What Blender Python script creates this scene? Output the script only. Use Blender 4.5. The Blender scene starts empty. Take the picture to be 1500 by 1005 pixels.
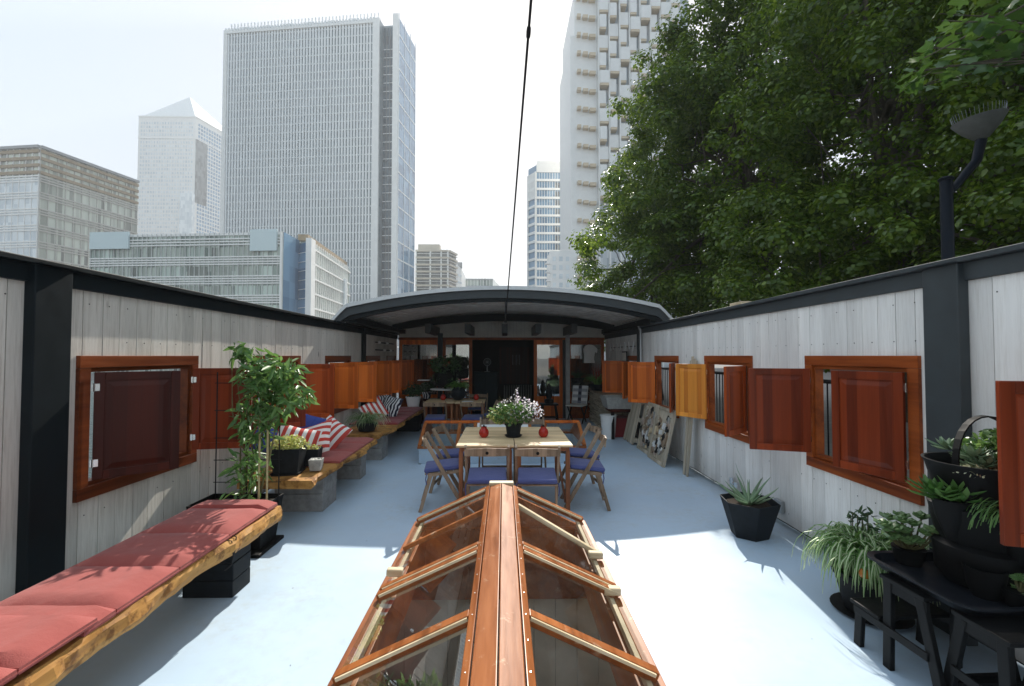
import bpy, math, random
import numpy as np
from mathutils import Vector, Matrix
R=math.radians
rnd=random.Random(7)
S=bpy.context.scene
COL=S.collection

# ---------------------------------------------------------------- camera
cam_d=bpy.data.cameras.new('camera'); cam=bpy.data.objects.new('camera',cam_d); COL.objects.link(cam)
cam_d.sensor_width=36; cam_d.lens=16.0; cam_d.clip_start=.05; cam_d.clip_end=3000
cam.location=(0,0,1.7); cam.rotation_euler=(R(91.6),0,R(-1.03)); S.camera=cam

# ---------------------------------------------------------------- sky and sun
SUN=Vector((.17,1.35,1.0)).normalized()          # towards the sun
el=math.asin(SUN.z); az=math.atan2(SUN.x,SUN.y)
wd=bpy.data.worlds.new('World'); S.world=wd; wd.use_nodes=True
nt=wd.node_tree; bg=nt.nodes['Background']
sky=nt.nodes.new('ShaderNodeTexSky'); sky.sky_type='NISHITA'; sky.sun_disc=False
sky.sun_elevation=el; sky.sun_rotation=az; sky.air_density=1.0; sky.dust_density=1.2; sky.ozone_density=1.2
hs=nt.nodes.new('ShaderNodeHueSaturation'); hs.inputs['Saturation'].default_value=1.33; nt.links.new(sky.outputs[0],hs.inputs['Color'])
gm=nt.nodes.new('ShaderNodeGamma'); gm.inputs[1].default_value=.25; nt.links.new(hs.outputs[0],gm.inputs[0])     # hazy bright sky: evens out the glare
ml=nt.nodes.new('ShaderNodeVectorMath'); ml.operation='SCALE'; ml.inputs['Scale'].default_value=1.02; nt.links.new(gm.outputs[0],ml.inputs[0]); nt.links.new(ml.outputs[0],bg.inputs[0]); bg.inputs[1].default_value=.15
sl=bpy.data.lights.new('sun','SUN'); sl.energy=2.0; sl.angle=R(.5); sl.color=(1,.94,.84)
so=bpy.data.objects.new('sun',sl); COL.objects.link(so); so.rotation_euler=SUN.to_track_quat('Z','Y').to_euler()
so.location=(0,0,30)
S.view_settings.view_transform='Standard'; S.view_settings.look='None'
S.view_settings.exposure=2.25; S.view_settings.gamma=1

# ---------------------------------------------------------------- pixel ray -> world (used for the far skyline only)
def ray(px,py):
    f=667.;x=(px-750)/f;y=(502.5-py)/f;p=R(1.6);w=R(1.03)
    Y=math.cos(p)-y*math.sin(p);Z=math.sin(p)+y*math.cos(p)
    return x*math.cos(w)+Y*math.sin(w),-x*math.sin(w)+Y*math.cos(w),Z
def at(px,py,Y=None,Z=None):
    r=ray(px,py); t=Y/r[1] if Y is not None else (Z-1.7)/r[2]
    return Vector((r[0]*t,r[1]*t,r[2]*t+1.7))

# ---------------------------------------------------------------- mesh helpers
class MB:
    def __init__(s): s.v=[];s.f=[];s.M=None
    def add(s,vs,fs):
        o=len(s.v)
        if s.M is not None: vs=[s.M@Vector(p) for p in vs]
        s.v+= [tuple(p) for p in vs]; s.f+=[tuple(i+o for i in f) for f in fs]; return s
    def box(s,x0,x1,y0,y1,z0,z1):
        return s.add([(x0,y0,z0),(x1,y0,z0),(x1,y1,z0),(x0,y1,z0),(x0,y0,z1),(x1,y0,z1),(x1,y1,z1),(x0,y1,z1)],
          [(0,3,2,1),(4,5,6,7),(0,1,5,4),(1,2,6,5),(2,3,7,6),(3,0,4,7)])
    def beam(s,p,q,w,h,up=(0,0,1)):
        p=Vector(p);q=Vector(q);d=(q-p).normalized();up=Vector(up)
        a=d.cross(up)
        if a.length<1e-4: a=d.cross(Vector((0,1,0)))
        a.normalize();b=a.cross(d).normalized();a=a*w/2;b=b*h/2
        return s.add([p-a-b,p+a-b,p+a+b,p-a+b,q-a-b,q+a-b,q+a+b,q-a+b],
          [(0,3,2,1),(4,5,6,7),(0,1,5,4),(1,2,6,5),(2,3,7,6),(3,0,4,7)])
    def tube(s,pts,r,n=8,cap=True):
        pts=[Vector(p) for p in pts];m=len(pts);rs=r if isinstance(r,(list,tuple)) else [r]*m
        vs=[];ref=None
        for i,p in enumerate(pts):
            d=(pts[min(i+1,m-1)]-pts[max(i-1,0)]).normalized()
            if ref is None: ref=Vector((0,0,1)) if abs(d.z)<.9 else Vector((1,0,0))
            a=(ref-d*ref.dot(d)).normalized();b=d.cross(a);ref=a
            for k in range(n):
                t=2*math.pi*k/n; vs.append(p+(a*math.cos(t)+b*math.sin(t))*rs[i])
        fs=[(i*n+k,i*n+(k+1)%n,(i+1)*n+(k+1)%n,(i+1)*n+k) for i in range(m-1) for k in range(n)]
        if cap: fs+=[tuple(range(n))[::-1],tuple((m-1)*n+k for k in range(n))]
        return s.add(vs,fs)
    def lathe(s,prof,c=(0,0,0),n=24,ph=0):
        vs=[];m=len(prof)
        for r,z in prof:
            for k in range(n):
                t=ph+2*math.pi*k/n; vs.append((c[0]+r*math.cos(t),c[1]+r*math.sin(t),c[2]+z))
        fs=[(i*n+k,i*n+(k+1)%n,(i+1)*n+(k+1)%n,(i+1)*n+k) for i in range(m-1) for k in range(n)]
        fs+=[tuple(range(n))[::-1],tuple((m-1)*n+k for k in range(n))]
        return s.add(vs,fs)
    def prism(s,pts,z0,z1):
        n=len(pts)
        return s.add([(x,y,z0) for x,y in pts]+[(x,y,z1) for x,y in pts],
          [tuple(range(n))[::-1],tuple(range(n,2*n))]+[(i,(i+1)%n,n+(i+1)%n,n+i) for i in range(n)])
    def ball(s,c,r,n=10,sz=(1,1,1)):
        prof=[(max(1e-4,math.sin(math.pi*i/n)),-math.cos(math.pi*i/n)) for i in range(n+1)]
        M0=s.M; T=Matrix.Translation(c)@Matrix.Diagonal((r*sz[0],r*sz[1],r*sz[2],1))
        s.M=T if M0 is None else M0@T; s.lathe(prof,n=n+4); s.M=M0; return s
    def build(s,name,mat,parent=None,smooth=False,bevel=0,loc=None):
        me=bpy.data.meshes.new(name); me.from_pydata(s.v,[],s.f); me.materials.append(mat)
        if smooth: me.polygons.foreach_set('use_smooth',[True]*len(me.polygons))
        me.update(); o=bpy.data.objects.new(name,me); COL.objects.link(o)
        if parent is not None: o.parent=parent
        if loc is not None: o.location=loc
        if smooth and smooth!='all':
            me.set_sharp_from_angle(angle=R(38))
        if bevel:
            b=o.modifiers.new('bevel','BEVEL'); b.width=bevel; b.segments=2; b.limit_method='ANGLE'; b.angle_limit=R(40)
        return o
def tag(o,label=None,cat=None,group=None,kind=None):
    if label:o['label']=label
    if cat:o['category']=cat
    if group:o['group']=group
    if kind:o['kind']=kind
    return o
def thing(name,label,cat,loc=(0,0,0),rz=0,group=None):
    o=bpy.data.objects.new(name,None); COL.objects.link(o); o.empty_display_size=.1
    o.location=loc;o.rotation_euler=(0,0,rz); return tag(o,label,cat,group)
def kids(o): return [c for c in COL.objects if c.parent==o]
def copy_tree(o,parent=None):
    c=o.copy(); COL.objects.link(c); c.parent=parent
    for k in kids(o): copy_tree(k,c)
    return c
def dup(o,loc,rz,label,group=None):
    c=copy_tree(o); c.location=loc; c.rotation_euler=(0,0,rz); c['label']=label
    if group:c['group']=group
    return c

# ---------------------------------------------------------------- materials
MATS={}
class NT:
    def __init__(s,name):
        s.m=bpy.data.materials.new(name); s.m.use_nodes=True; s.t=s.m.node_tree; s.b=s.t.nodes['Principled BSDF']
    def n(s,typ,**kw):
        x=s.t.nodes.new('ShaderNode'+typ)
        for k,v in kw.items():
            if k.startswith('i_'):
                key=k[2:]; x.inputs[int(key) if key.isdigit() else key.replace('_',' ')].default_value=v
            else: setattr(x,k,v)
        return x
    def l(s,a,b): s.t.links.new(a,b)
    def coord(s,scale=(1,1,1),world=False):
        if world: c=s.n('NewGeometry').outputs['Position']
        else: c=s.n('TexCoord').outputs['Object']
        mp=s.n('Mapping'); mp.inputs['Scale'].default_value=scale; s.l(c,mp.inputs[0]); return mp.outputs[0]
    def noise(s,vec,scale=5,detail=4,rough=.55):
        x=s.n('TexNoise'); x.inputs['Scale'].default_value=scale; x.inputs['Detail'].default_value=detail; x.inputs['Roughness'].default_value=rough
        s.l(vec,x.inputs['Vector']); return x.outputs['Fac']
    def ramp(s,fac,stops):
        x=s.n('ValToRGB'); e=x.color_ramp.elements
        while len(e)<len(stops): e.new(.5)
        for k,(p,c) in enumerate(stops): e[k].position=p; e[k].color=(*c,1) if len(c)==3 else c
        s.l(fac,x.inputs[0]); return x.outputs[0]
    def mix(s,a,b,fac,mode='MIX'):
        x=s.n('MixRGB',blend_type=mode)
        for i,v in ((1,a),(2,b)):
            if isinstance(v,tuple): x.inputs[i].default_value=(*v,1)
            else: s.l(v,x.inputs[i])
        if isinstance(fac,(int,float)): x.inputs[0].default_value=fac
        else: s.l(fac,x.inputs[0])
        return x.outputs[0]
    def math(s,op,a,b=0.):
        x=s.n('Math',operation=op)
        for i,v in ((0,a),(1,b)):
            if isinstance(v,(int,float)): x.inputs[i].default_value=v
            else: s.l(v,x.inputs[i])
        return x.outputs[0]
    def bump(s,h,strength=.3,dist=.01):
        x=s.n('Bump'); x.inputs['Strength'].default_value=strength; x.inputs['Distance'].default_value=dist
        s.l(h,x.inputs['Height']); s.l(x.outputs[0],s.b.inputs['Normal'])
    def isl(s): return s.n('NewGeometry').outputs['Random Per Island']
    def done(s,col=None,rough=None,metal=None,spec=None,coat=None):
        def put(k,v):
            if v is None:return
            if isinstance(v,(int,float)): s.b.inputs[k].default_value=v
            elif isinstance(v,tuple): s.b.inputs[k].default_value=(*v,1)
            else: s.l(v,s.b.inputs[k])
        put('Base Color',col);put('Roughness',rough);put('Metallic',metal);put('Specular IOR Level',spec);put('Coat Weight',coat)
        return s.m
def plain(name,col,rough=.6,metal=0,var=.25,scale=12,bump=.1):
    t=NT(name); v=t.coord(); f=t.noise(v,scale,5,.6)
    d=tuple(c*(1-var) for c in col); l=tuple(min(1,c*(1+var*.6)) for c in col)
    c=t.ramp(f,[(.3,d),(.7,l)])
    if bump: t.bump(t.noise(v,scale*4,4,.6),bump,.004)
    r=t.ramp(f,[(.3,(rough*.85,)*3),(.7,(min(1,rough*1.15),)*3)])
    return t.done(c,r,metal,.15 if max(col)<.05 else .4)
def wood(name,dark,mid,light,rough=.4,axis='z',board=0,coat=0,grain=28,wear=None,bump=.15,wt=.6):
    t=NT(name); st={'x':(.07,1,1),'y':(1,.07,1),'z':(1,1,.07)}[axis]
    v=t.coord(st); isl=t.isl()
    add=t.n('VectorMath',operation='ADD'); cb=t.n('CombineXYZ'); m1=t.math('MULTIPLY',isl,37.); t.l(m1,cb.inputs[0]); t.l(m1,cb.inputs[1]); t.l(m1,cb.inputs[2])
    t.l(v,add.inputs[0]); t.l(cb.outputs[0],add.inputs[1]); v=add.outputs[0]
    f=t.noise(v,grain,6,.62); c=t.ramp(f,[(.28,dark),(.5,mid),(.74,light)])
    big=t.noise(v,grain*.16,3,.5); c=t.mix(c,t.ramp(big,[(.35,tuple(x*.6 for x in mid)),(.65,tuple(min(1,x*1.35) for x in light))]),.4)
    if board:
        sp=t.n('SeparateXYZ'); t.l(t.n('TexCoord').outputs['Object'],sp.inputs[0])
        bx=t.math('FLOOR',t.math('DIVIDE',sp.outputs[0],board)); wn=t.n('TexWhiteNoise',noise_dimensions='1D'); t.l(t.math('ADD',bx,m1),wn.inputs['W'])
        c=t.mix(c,t.ramp(wn.outputs[0],[(0,tuple(x*.62 for x in mid)),(1,tuple(min(1,x*1.5) for x in light))]),.45)
    hsv=t.n('HueSaturation'); t.l(c,hsv.inputs['Color']); t.l(t.math('ADD',t.math('MULTIPLY',isl,.35),.82),hsv.inputs['Value']); c=hsv.outputs[0]
    if wear:
        w=t.noise(t.coord(),9,6,.75); c=t.mix(c,wear,t.ramp(w,[(wt,(0,0,0)),(wt+.1,(.75,)*3)]))
    t.bump(f,bump,.003)
    return t.done(c,t.ramp(f,[(.3,(rough*.8,)*3),(.7,(min(1,rough*1.2),)*3)]),None,.22,coat)
def whitewash(name,base,dark,amt):
    t=NT(name); isl=t.isl(); g=t.n('NewGeometry').outputs['Position']
    cb=t.n('CombineXYZ'); m1=t.math('MULTIPLY',isl,53.); t.l(m1,cb.inputs[0]); t.l(m1,cb.inputs[2])
    add=t.n('VectorMath',operation='ADD'); t.l(g,add.inputs[0]); t.l(cb.outputs[0],add.inputs[1])
    mp=t.n('Mapping'); mp.inputs['Scale'].default_value=(1,1,.06); t.l(add.outputs[0],mp.inputs[0])
    f=t.noise(mp.outputs[0],55,6,.7); big=t.noise(mp.outputs[0],6,4,.6)
    c=t.mix(base,dark,t.ramp(f,[(.45,(0,0,0)),(.75,(amt,)*3)]))
    c=t.mix(c,tuple(x*.72 for x in base),t.ramp(big,[(.42,(0,0,0)),(.7,(.55,)*3)]))
    mp2=t.n('Mapping'); mp2.inputs['Scale'].default_value=(1,1,.45); t.l(add.outputs[0],mp2.inputs[0])
    vo=t.n('TexVoronoi'); vo.inputs['Scale'].default_value=3.2; t.l(mp2.outputs[0],vo.inputs['Vector'])
    c=t.mix(c,tuple(x*.35 for x in dark),t.ramp(vo.outputs['Distance'],[(.0,(.9,)*3),(.05,(.5,)*3),(.075,(0,0,0))]))
    z=t.n('SeparateXYZ'); t.l(g,z.inputs[0])
    dirt=t.math('MULTIPLY',t.ramp(z.outputs[2],[(.02,(1,)*3),(.42,(0,0,0))]),t.noise(t.coord((1,1,1),True),5,5,.7))
    c=t.mix(c,(.2,.17,.13),t.math('MULTIPLY',dirt,.75))
    hsv=t.n('HueSaturation'); t.l(c,hsv.inputs['Color']); t.l(t.math('ADD',t.math('MULTIPLY',isl,.22),.87),hsv.inputs['Value'])
    t.bump(f,.35,.004)
    return t.done(hsv.outputs[0],.65)
def leafmat(name,c1,c2,c3,trans=.35,rough=.42,stripe=False):
    t=NT(name); isl=t.isl()
    c=t.ramp(isl,[(0,c1),(.5,c2),(1,c3)])
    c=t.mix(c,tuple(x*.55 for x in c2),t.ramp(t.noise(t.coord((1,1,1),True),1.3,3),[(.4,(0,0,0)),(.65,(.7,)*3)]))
    m=t.done(c,rough,None,.5)
    tr=t.n('BsdfTranslucent'); hs=t.n('HueSaturation'); hs.inputs['Value'].default_value=1.7; hs.inputs['Hue'].default_value=.48; t.l(c,hs.inputs['Color']); t.l(hs.outputs[0],tr.inputs[0])
    mx=t.n('MixShader'); mx.inputs[0].default_value=trans; t.l(t.b.outputs[0],mx.inputs[1]); t.l(tr.outputs[0],mx.inputs[2])
    t.l(mx.outputs[0],t.t.nodes['Material Output'].inputs[0]); return m
def glassmat(name,tint=(.93,.96,.95),refl=.12,rough=.01,dirt=.1,fk=.6):
    t=NT(name); tb=t.n('BsdfTransparent'); tb.inputs[0].default_value=(*tint,1)
    gl=t.n('BsdfGlossy'); gl.inputs['Roughness'].default_value=rough; gl.inputs[0].default_value=(1,1,1,1)
    fr=t.n('Fresnel'); fr.inputs[0].default_value=1.5
    mx=t.n('MixShader'); t.l(t.math('MINIMUM',t.math('ADD',t.math('MULTIPLY',fr.outputs[0],fk),refl),1.),mx.inputs[0]); t.l(tb.outputs[0],mx.inputs[1]); t.l(gl.outputs[0],mx.inputs[2])
    df=t.n('BsdfDiffuse'); df.inputs[0].default_value=(.6,.6,.56,1); m2=t.n('MixShader')
    t.l(t.ramp(t.noise(t.coord(),4,6,.7),[(.4,(dirt*.15,)*3),(.75,(dirt,)*3)]),m2.inputs[0]); t.l(mx.outputs[0],m2.inputs[1]); t.l(df.outputs[0],m2.inputs[2])
    t.l(m2.outputs[0],t.t.nodes['Material Output'].inputs[0]); return t.m
def citymat(name,dark,light,bay,floor,rough=.08,metal=.0,dirx=True,bias=.5,spec=.5,z0=0):
    """tower glass whose panes differ (blinds, ceilings, reflections)"""
    t=NT(name); g=t.n('NewGeometry').outputs['Position']; sp=t.n('SeparateXYZ'); t.l(g,sp.inputs[0])
    a=t.math('FLOOR',t.math('DIVIDE',t.math('ADD',sp.outputs[0],sp.outputs[1]),bay)); b=t.math('FLOOR',t.math('DIVIDE',t.math('SUBTRACT',sp.outputs[2],z0),floor))
    cb=t.n('CombineXYZ'); t.l(a,cb.inputs[0]); t.l(b,cb.inputs[1]); wn=t.n('TexWhiteNoise'); t.l(cb.outputs[0],wn.inputs['Vector'])
    big=t.noise(t.coord((.03,.03,.02),True),1.2,3)
    fac=t.math('ADD',t.math('MULTIPLY',wn.outputs['Value'],.6),t.math('MULTIPLY',big,.6))
    c=t.ramp(fac,[(bias-.25,dark),(bias+.3,light)])
    t.bump(t.noise(t.coord((1,1,1),True),.25,2),.25,.15)
    return t.done(c,rough,metal,spec)
def fabric(name,col,scale=220,var=.12):
    t=NT(name); v=t.coord(); f=t.noise(v,scale,2,.5); b=t.noise(v,5,4)
    c=t.mix(tuple(x*(1-var) for x in col),col,f); c=t.mix(c,tuple(x*.75 for x in col),t.ramp(b,[(.4,(0,0,0)),(.7,(.4,)*3)]))
    t.bump(t.math('ADD',t.math('MULTIPLY',f,.12),t.noise(v,7,3,.5)),.55,.02); m=t.done(c,.9,None,.15); t.b.inputs['Sheen Weight'].default_value=.2; return m
M={}
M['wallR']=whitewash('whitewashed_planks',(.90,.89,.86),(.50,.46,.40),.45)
M['wallL']=whitewash('warm_grey_planks',(.74,.70,.63),(.34,.29,.23),.6)  # darker and warmer than the right wall planks
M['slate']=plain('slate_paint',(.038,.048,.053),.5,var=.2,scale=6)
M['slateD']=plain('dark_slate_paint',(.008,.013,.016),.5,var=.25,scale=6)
M['mahog']=wood('mahogany',(.035,.004,.002),(.125,.016,.004),(.24,.038,.008),.36,'z',.075)
M['mahogD']=wood('dark_mahogany',(.012,.002,.0015),(.034,.005,.003),(.065,.011,.005),.4,'z',.09)  # dark fittings; on shutters the shade is put into this colour
M['mahogU']=wood('varnished_frame_wood',(.11,.02,.004),(.25,.05,.009),(.40,.10,.018),.4,'y',0)
M['orange']=wood('bright_orange_wood',(.26,.04,.005),(.50,.095,.011),(.70,.17,.022),.38,'z',.08)  # cabin joinery; on shutters their brighter lighting is put into the colour
M['yellow']=wood('bright_honey_wood',(.50,.12,.014),(.70,.21,.028),(.82,.31,.05),.38,'z',.07)  # brightest shutter tone, its light put into the colour
M['mahogM']=wood('warm_mahogany',(.10,.012,.003),(.27,.04,.006),(.42,.08,.012),.38,'z',.08)  # in-between shutter tone, its lighting put into the colour
M['skyl']=wood('skylight_teak',(.14,.038,.010),(.33,.098,.024),(.48,.17,.05),.36,'y',0,0,wear=(.58,.42,.28))
M['chair']=wood('weathered_chair_wood',(.13,.085,.05),(.25,.175,.115),(.36,.27,.19),.6,'z',0,0,wear=(.42,.36,.3))
M['tablet']=wood('table_pine',(.42,.27,.13),(.62,.44,.24),(.74,.58,.36),.5,'x',0,.1)
M['tableleg']=wood('table_leg_wood',(.14,.045,.018),(.28,.1,.04),(.40,.17,.08),.45,'z')
M['slab']=wood('live_edge_oak',(.16,.06,.015),(.46,.22,.055),(.66,.38,.13),.65,'y',0,0,16,wear=(.11,.04,.012),bump=1.,wt=.5)
M['frameL']=wood('dark_window_frame_wood',(.05,.01,.003),(.13,.027,.007),(.22,.055,.014),.4,'y')
M['palew']=wood('pale_pine',(.48,.36,.20),(.62,.49,.30),(.72,.60,.42),.55,'x')
M['pallet']=wood('pallet_wood',(.22,.18,.12),(.42,.36,.27),(.56,.50,.40),.75,'z',0,0,20,bump=.5)
M['blackw']=plain('black_painted_wood',(.007,.0075,.008),.5,var=.4,scale=14,bump=.25)
M['blackp']=plain('black_plastic',(.005,.0055,.006),.6,var=.3,scale=18)
M['pot']=plain('charcoal_planter',(.014,.018,.022),.62,var=.4,scale=20,bump=.2)
M['concrete']=plain('concrete',(.30,.30,.29),.9,var=.3,scale=14,bump=.5)
M['stone']=plain('grey_stone',(.36,.36,.34),.85,var=.3,scale=18,bump=.5)
M['soil']=plain('soil',(.03,.02,.013),.95,var=.5,scale=40,bump=.8)
M['chrome']=plain('chrome',(.75,.75,.74),.18,1,var=.05,bump=0)
M['steel']=plain('grey_steel',(.42,.44,.45),.42,.6,var=.1)
M['whiteP']=plain('white_plastic',(.80,.81,.80),.4,var=.04,bump=0)
M['whiteF']=fabric('white_fabric',(.80,.79,.76))
M['red_cush']=fabric('brick_red_canvas',(.36,.082,.07))
M['redD']=fabric('maroon_canvas',(.28,.04,.045))
M['navy']=fabric('navy_canvas',(.085,.105,.27))
M['ruby']=plain('red_glazed_glass',(.42,.02,.012),.15,var=.3,bump=0)
M['glass']=glassmat('window_glass')
M['glassS']=glassmat('dusty_skylight_glass',(.93,.94,.92),.0,.015,.04,.34)
M['iron']=plain('black_iron',(.02,.02,.022),.45,.3,var=.3)
M['lamp']=plain('lamp_grey',(.16,.17,.16),.6,var=.2)
M['hull']=plain('hull_paint',(.03,.035,.04),.5)
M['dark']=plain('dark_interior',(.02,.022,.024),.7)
M['teal']=plain('dark_teal_cabinet',(.012,.03,.038),.5)
M['white']=plain('white_paint',(.74,.75,.74),.55,var=.08,scale=5)
M['cream']=plain('cream_boards',(.70,.68,.61),.6,var=.15,scale=4)
M['bark']=plain('tree_bark',(.09,.075,.055),.9,var=.5,scale=9,bump=.8)
M['stem']=plain('plant_stem',(.13,.12,.05),.8,var=.4,scale=20)
M['cane']=plain('bamboo_cane',(.45,.38,.2),.6,var=.3,scale=20)
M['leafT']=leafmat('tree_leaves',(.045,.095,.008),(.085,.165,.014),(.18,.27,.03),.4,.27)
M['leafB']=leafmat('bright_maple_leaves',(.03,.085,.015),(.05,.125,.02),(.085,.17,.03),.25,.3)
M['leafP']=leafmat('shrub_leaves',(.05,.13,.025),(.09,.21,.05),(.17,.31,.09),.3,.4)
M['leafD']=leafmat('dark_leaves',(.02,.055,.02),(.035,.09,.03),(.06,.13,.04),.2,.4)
M['leafY']=leafmat('yellow_green_leaves',(.25,.33,.07),(.42,.46,.13),(.55,.56,.22),.3,.5)
M['jade']=leafmat('jade_leaves',(.09,.19,.06),(.15,.27,.09),(.25,.37,.16),.12,.3)
M['pale']=leafmat('pale_succulent',(.40,.46,.26),(.55,.58,.36),(.66,.66,.46),.12,.5)
M['spider']=leafmat('spider_plant_leaves',(.07,.20,.035),(.12,.29,.06),(.22,.40,.11),.3,.4)
M['spiderW']=leafmat('spider_plant_pale_stripe',(.52,.60,.36),(.62,.68,.45),(.7,.74,.55),.3,.4)
M['flower']=leafmat('mauve_petals',(.66,.55,.66),(.82,.78,.82),(.88,.87,.86),.3,.6)
M['aloe']=leafmat('aloe_leaves',(.13,.22,.12),(.2,.31,.18),(.3,.4,.24),.1,.4)
def deckmat():
    t=NT('blue_deck_paint'); v=t.coord((1,1,1),True)
    c=t.ramp(t.noise(v,.9,5,.6),[(.3,(.44,.57,.70)),(.7,(.49,.61,.73))])
    c=t.mix(c,(.54,.64,.72),t.ramp(t.noise(v,2.2,6,.7),[(.5,(0,0,0)),(.8,(.5,)*3)]))
    c=t.mix(c,(.27,.32,.35),t.ramp(t.noise(t.coord((1,.35,1),True),7,7,.75),[(.62,(0,0,0)),(.85,(.35,)*3)]))
    vo=t.n('TexVoronoi'); vo.inputs['Scale'].default_value=2.2; vo.inputs['Randomness'].default_value=1; t.l(v,vo.inputs['Vector'])
    c=t.mix(c,(.36,.38,.36),t.math('MULTIPLY',t.ramp(t.noise(v,1.1,7,.72),[(.44,(0,0,0)),(.6,(1,1,1))]),t.ramp(t.noise(t.coord((1,1,1),True),14,6,.7),[(.4,(0,0,0)),(.8,(.55,)*3)])))
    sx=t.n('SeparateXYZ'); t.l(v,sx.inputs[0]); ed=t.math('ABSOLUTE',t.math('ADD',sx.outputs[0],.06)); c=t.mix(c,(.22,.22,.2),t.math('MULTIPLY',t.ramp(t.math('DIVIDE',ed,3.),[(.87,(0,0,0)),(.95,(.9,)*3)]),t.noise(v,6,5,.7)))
    c=t.mix(c,(.05,.05,.04),t.ramp(vo.outputs['Distance'],[(.0,(.95,)*3),(.012,(.9,)*3),(.02,(0,0,0))]))
    t.bump(t.noise(v,3,5,.6),.12,.02)
    return t.done(c,t.ramp(t.noise(v,1.7,4),[(.3,(.36,)*3),(.7,(.6,)*3)]),None,.4)
M['deck']=deckmat()
def stripemat(name,axis,period,a,b,frac=.5,warp=0):
    t=NT(name); sp=t.n('SeparateXYZ'); t.l(t.n('TexCoord').outputs['Object'],sp.inputs[0]); x=sp.outputs[axis]
    if warp: x=t.math('ADD',x,t.math('MULTIPLY',t.noise(t.coord(),6,1),warp))
    f=t.math('LESS_THAN',t.math('FRACT',t.math('DIVIDE',x,period)),frac)
    t.bump(t.noise(t.coord(),200,2),.3,.002); return t.done(t.mix(a,b,f),.9,None,.1)
M['stripe']=stripemat('red_white_stripes',0,.085,(.78,.76,.72),(.52,.07,.055))
M['stripe2']=stripemat('red_white_cross_stripes',2,.085,(.78,.76,.72),(.52,.07,.055))
M['zebra']=stripemat('black_white_pattern',0,.06,(.75,.75,.75),(.03,.03,.05),.5,.13)
M['bluepat']=stripemat('navy_white_pattern',0,.11,(.05,.08,.3),(.06,.09,.33),.8,.05)

# ---------------------------------------------------------------- foliage helpers
LEAF=([(0,0,0),(.36,.3,.07),(.26,.72,.03),(0,1,-.06),(-.26,.72,.03),(-.36,.3,.07)],[(0,1,2,3),(0,3,4,5)])
MAPLE=([(0,0,0),(.22,.1,.03),(.5,.08,.05),(.38,.3,.04),(.62,.52,.02),(.3,.55,.03),(.2,.75,0),(0,1.05,-.1),(0,.5,0),
        (-.22,.1,.03),(-.5,.08,.05),(-.38,.3,.04),(-.62,.52,.02),(-.3,.55,.03),(-.2,.75,0)],
       [(0,1,2,3,8),(8,3,4,5),(8,5,6,7),(0,8,11,10,9),(8,13,12,11),(8,7,14,13)])
ROUND=([(0,0,0),(.3,.25,.03),(.36,.6,.05),(.2,.92,.08),(0,1,.09),(-.2,.92,.08),(-.36,.6,.05),(-.3,.25,.03)],[(0,1,2,3,4),(0,4,5,6,7)])
NARROW=([(0,0,0),(.13,.3,.03),(.1,.7,.0),(0,1,-.1),(-.1,.7,0),(-.13,.3,.03)],[(0,1,2,3),(0,3,4,5)])
def leaf_cloud(name,tpl,pos,size,mat,parent,seed=1,up=.8,out=None,droop=.3,loc=None):
    g=np.random.default_rng(seed); pos=np.asarray(pos,float); N=len(pos)
    nrm=g.normal(size=(N,3)); nrm/=np.linalg.norm(nrm,axis=1)[:,None]; nrm[:,2]+=up
    nrm/=np.linalg.norm(nrm,axis=1)[:,None]
    ax=g.normal(size=(N,3)); ax[:,2]*=.4; ax[:,2]-=droop
    if out is not None: ax+=np.asarray(out)
    ax-=nrm*(ax*nrm).sum(1)[:,None]; ax/=np.linalg.norm(ax,axis=1)[:,None]
    sd=np.cross(ax,nrm); sz=np.asarray(size)*g.uniform(.65,1.3,N)
    T=np.array(tpl[0]); n=len(T)
    V=(pos[:,None,:]+sz[:,None,None]*(T[None,:,0,None]*sd[:,None,:]+T[None,:,1,None]*ax[:,None,:]+T[None,:,2,None]*nrm[:,None,:])).reshape(-1,3)
    lt=np.array([len(f) for f in tpl[1]]); idx=np.concatenate([np.array(f) for f in tpl[1]])
    L=(np.arange(N)[:,None]*n+idx[None,:]).ravel(); tot=np.tile(lt,N); st=np.concatenate([[0],np.cumsum(tot)[:-1]])
    me=bpy.data.meshes.new(name); me.vertices.add(len(V)); me.vertices.foreach_set('co',V.ravel())
    me.loops.add(len(L)); me.loops.foreach_set('vertex_index',L.astype(np.int32))
    me.polygons.add(len(tot)); me.polygons.foreach_set('loop_start',st.astype(np.int32)); me.polygons.foreach_set('loop_total',tot.astype(np.int32))
    me.update(calc_edges=True); me.validate(); me.materials.append(mat)
    o=bpy.data.objects.new(name,me); COL.objects.link(o)
    if parent is not None:o.parent=parent
    if loc is not None:o.location=loc
    return o
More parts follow.
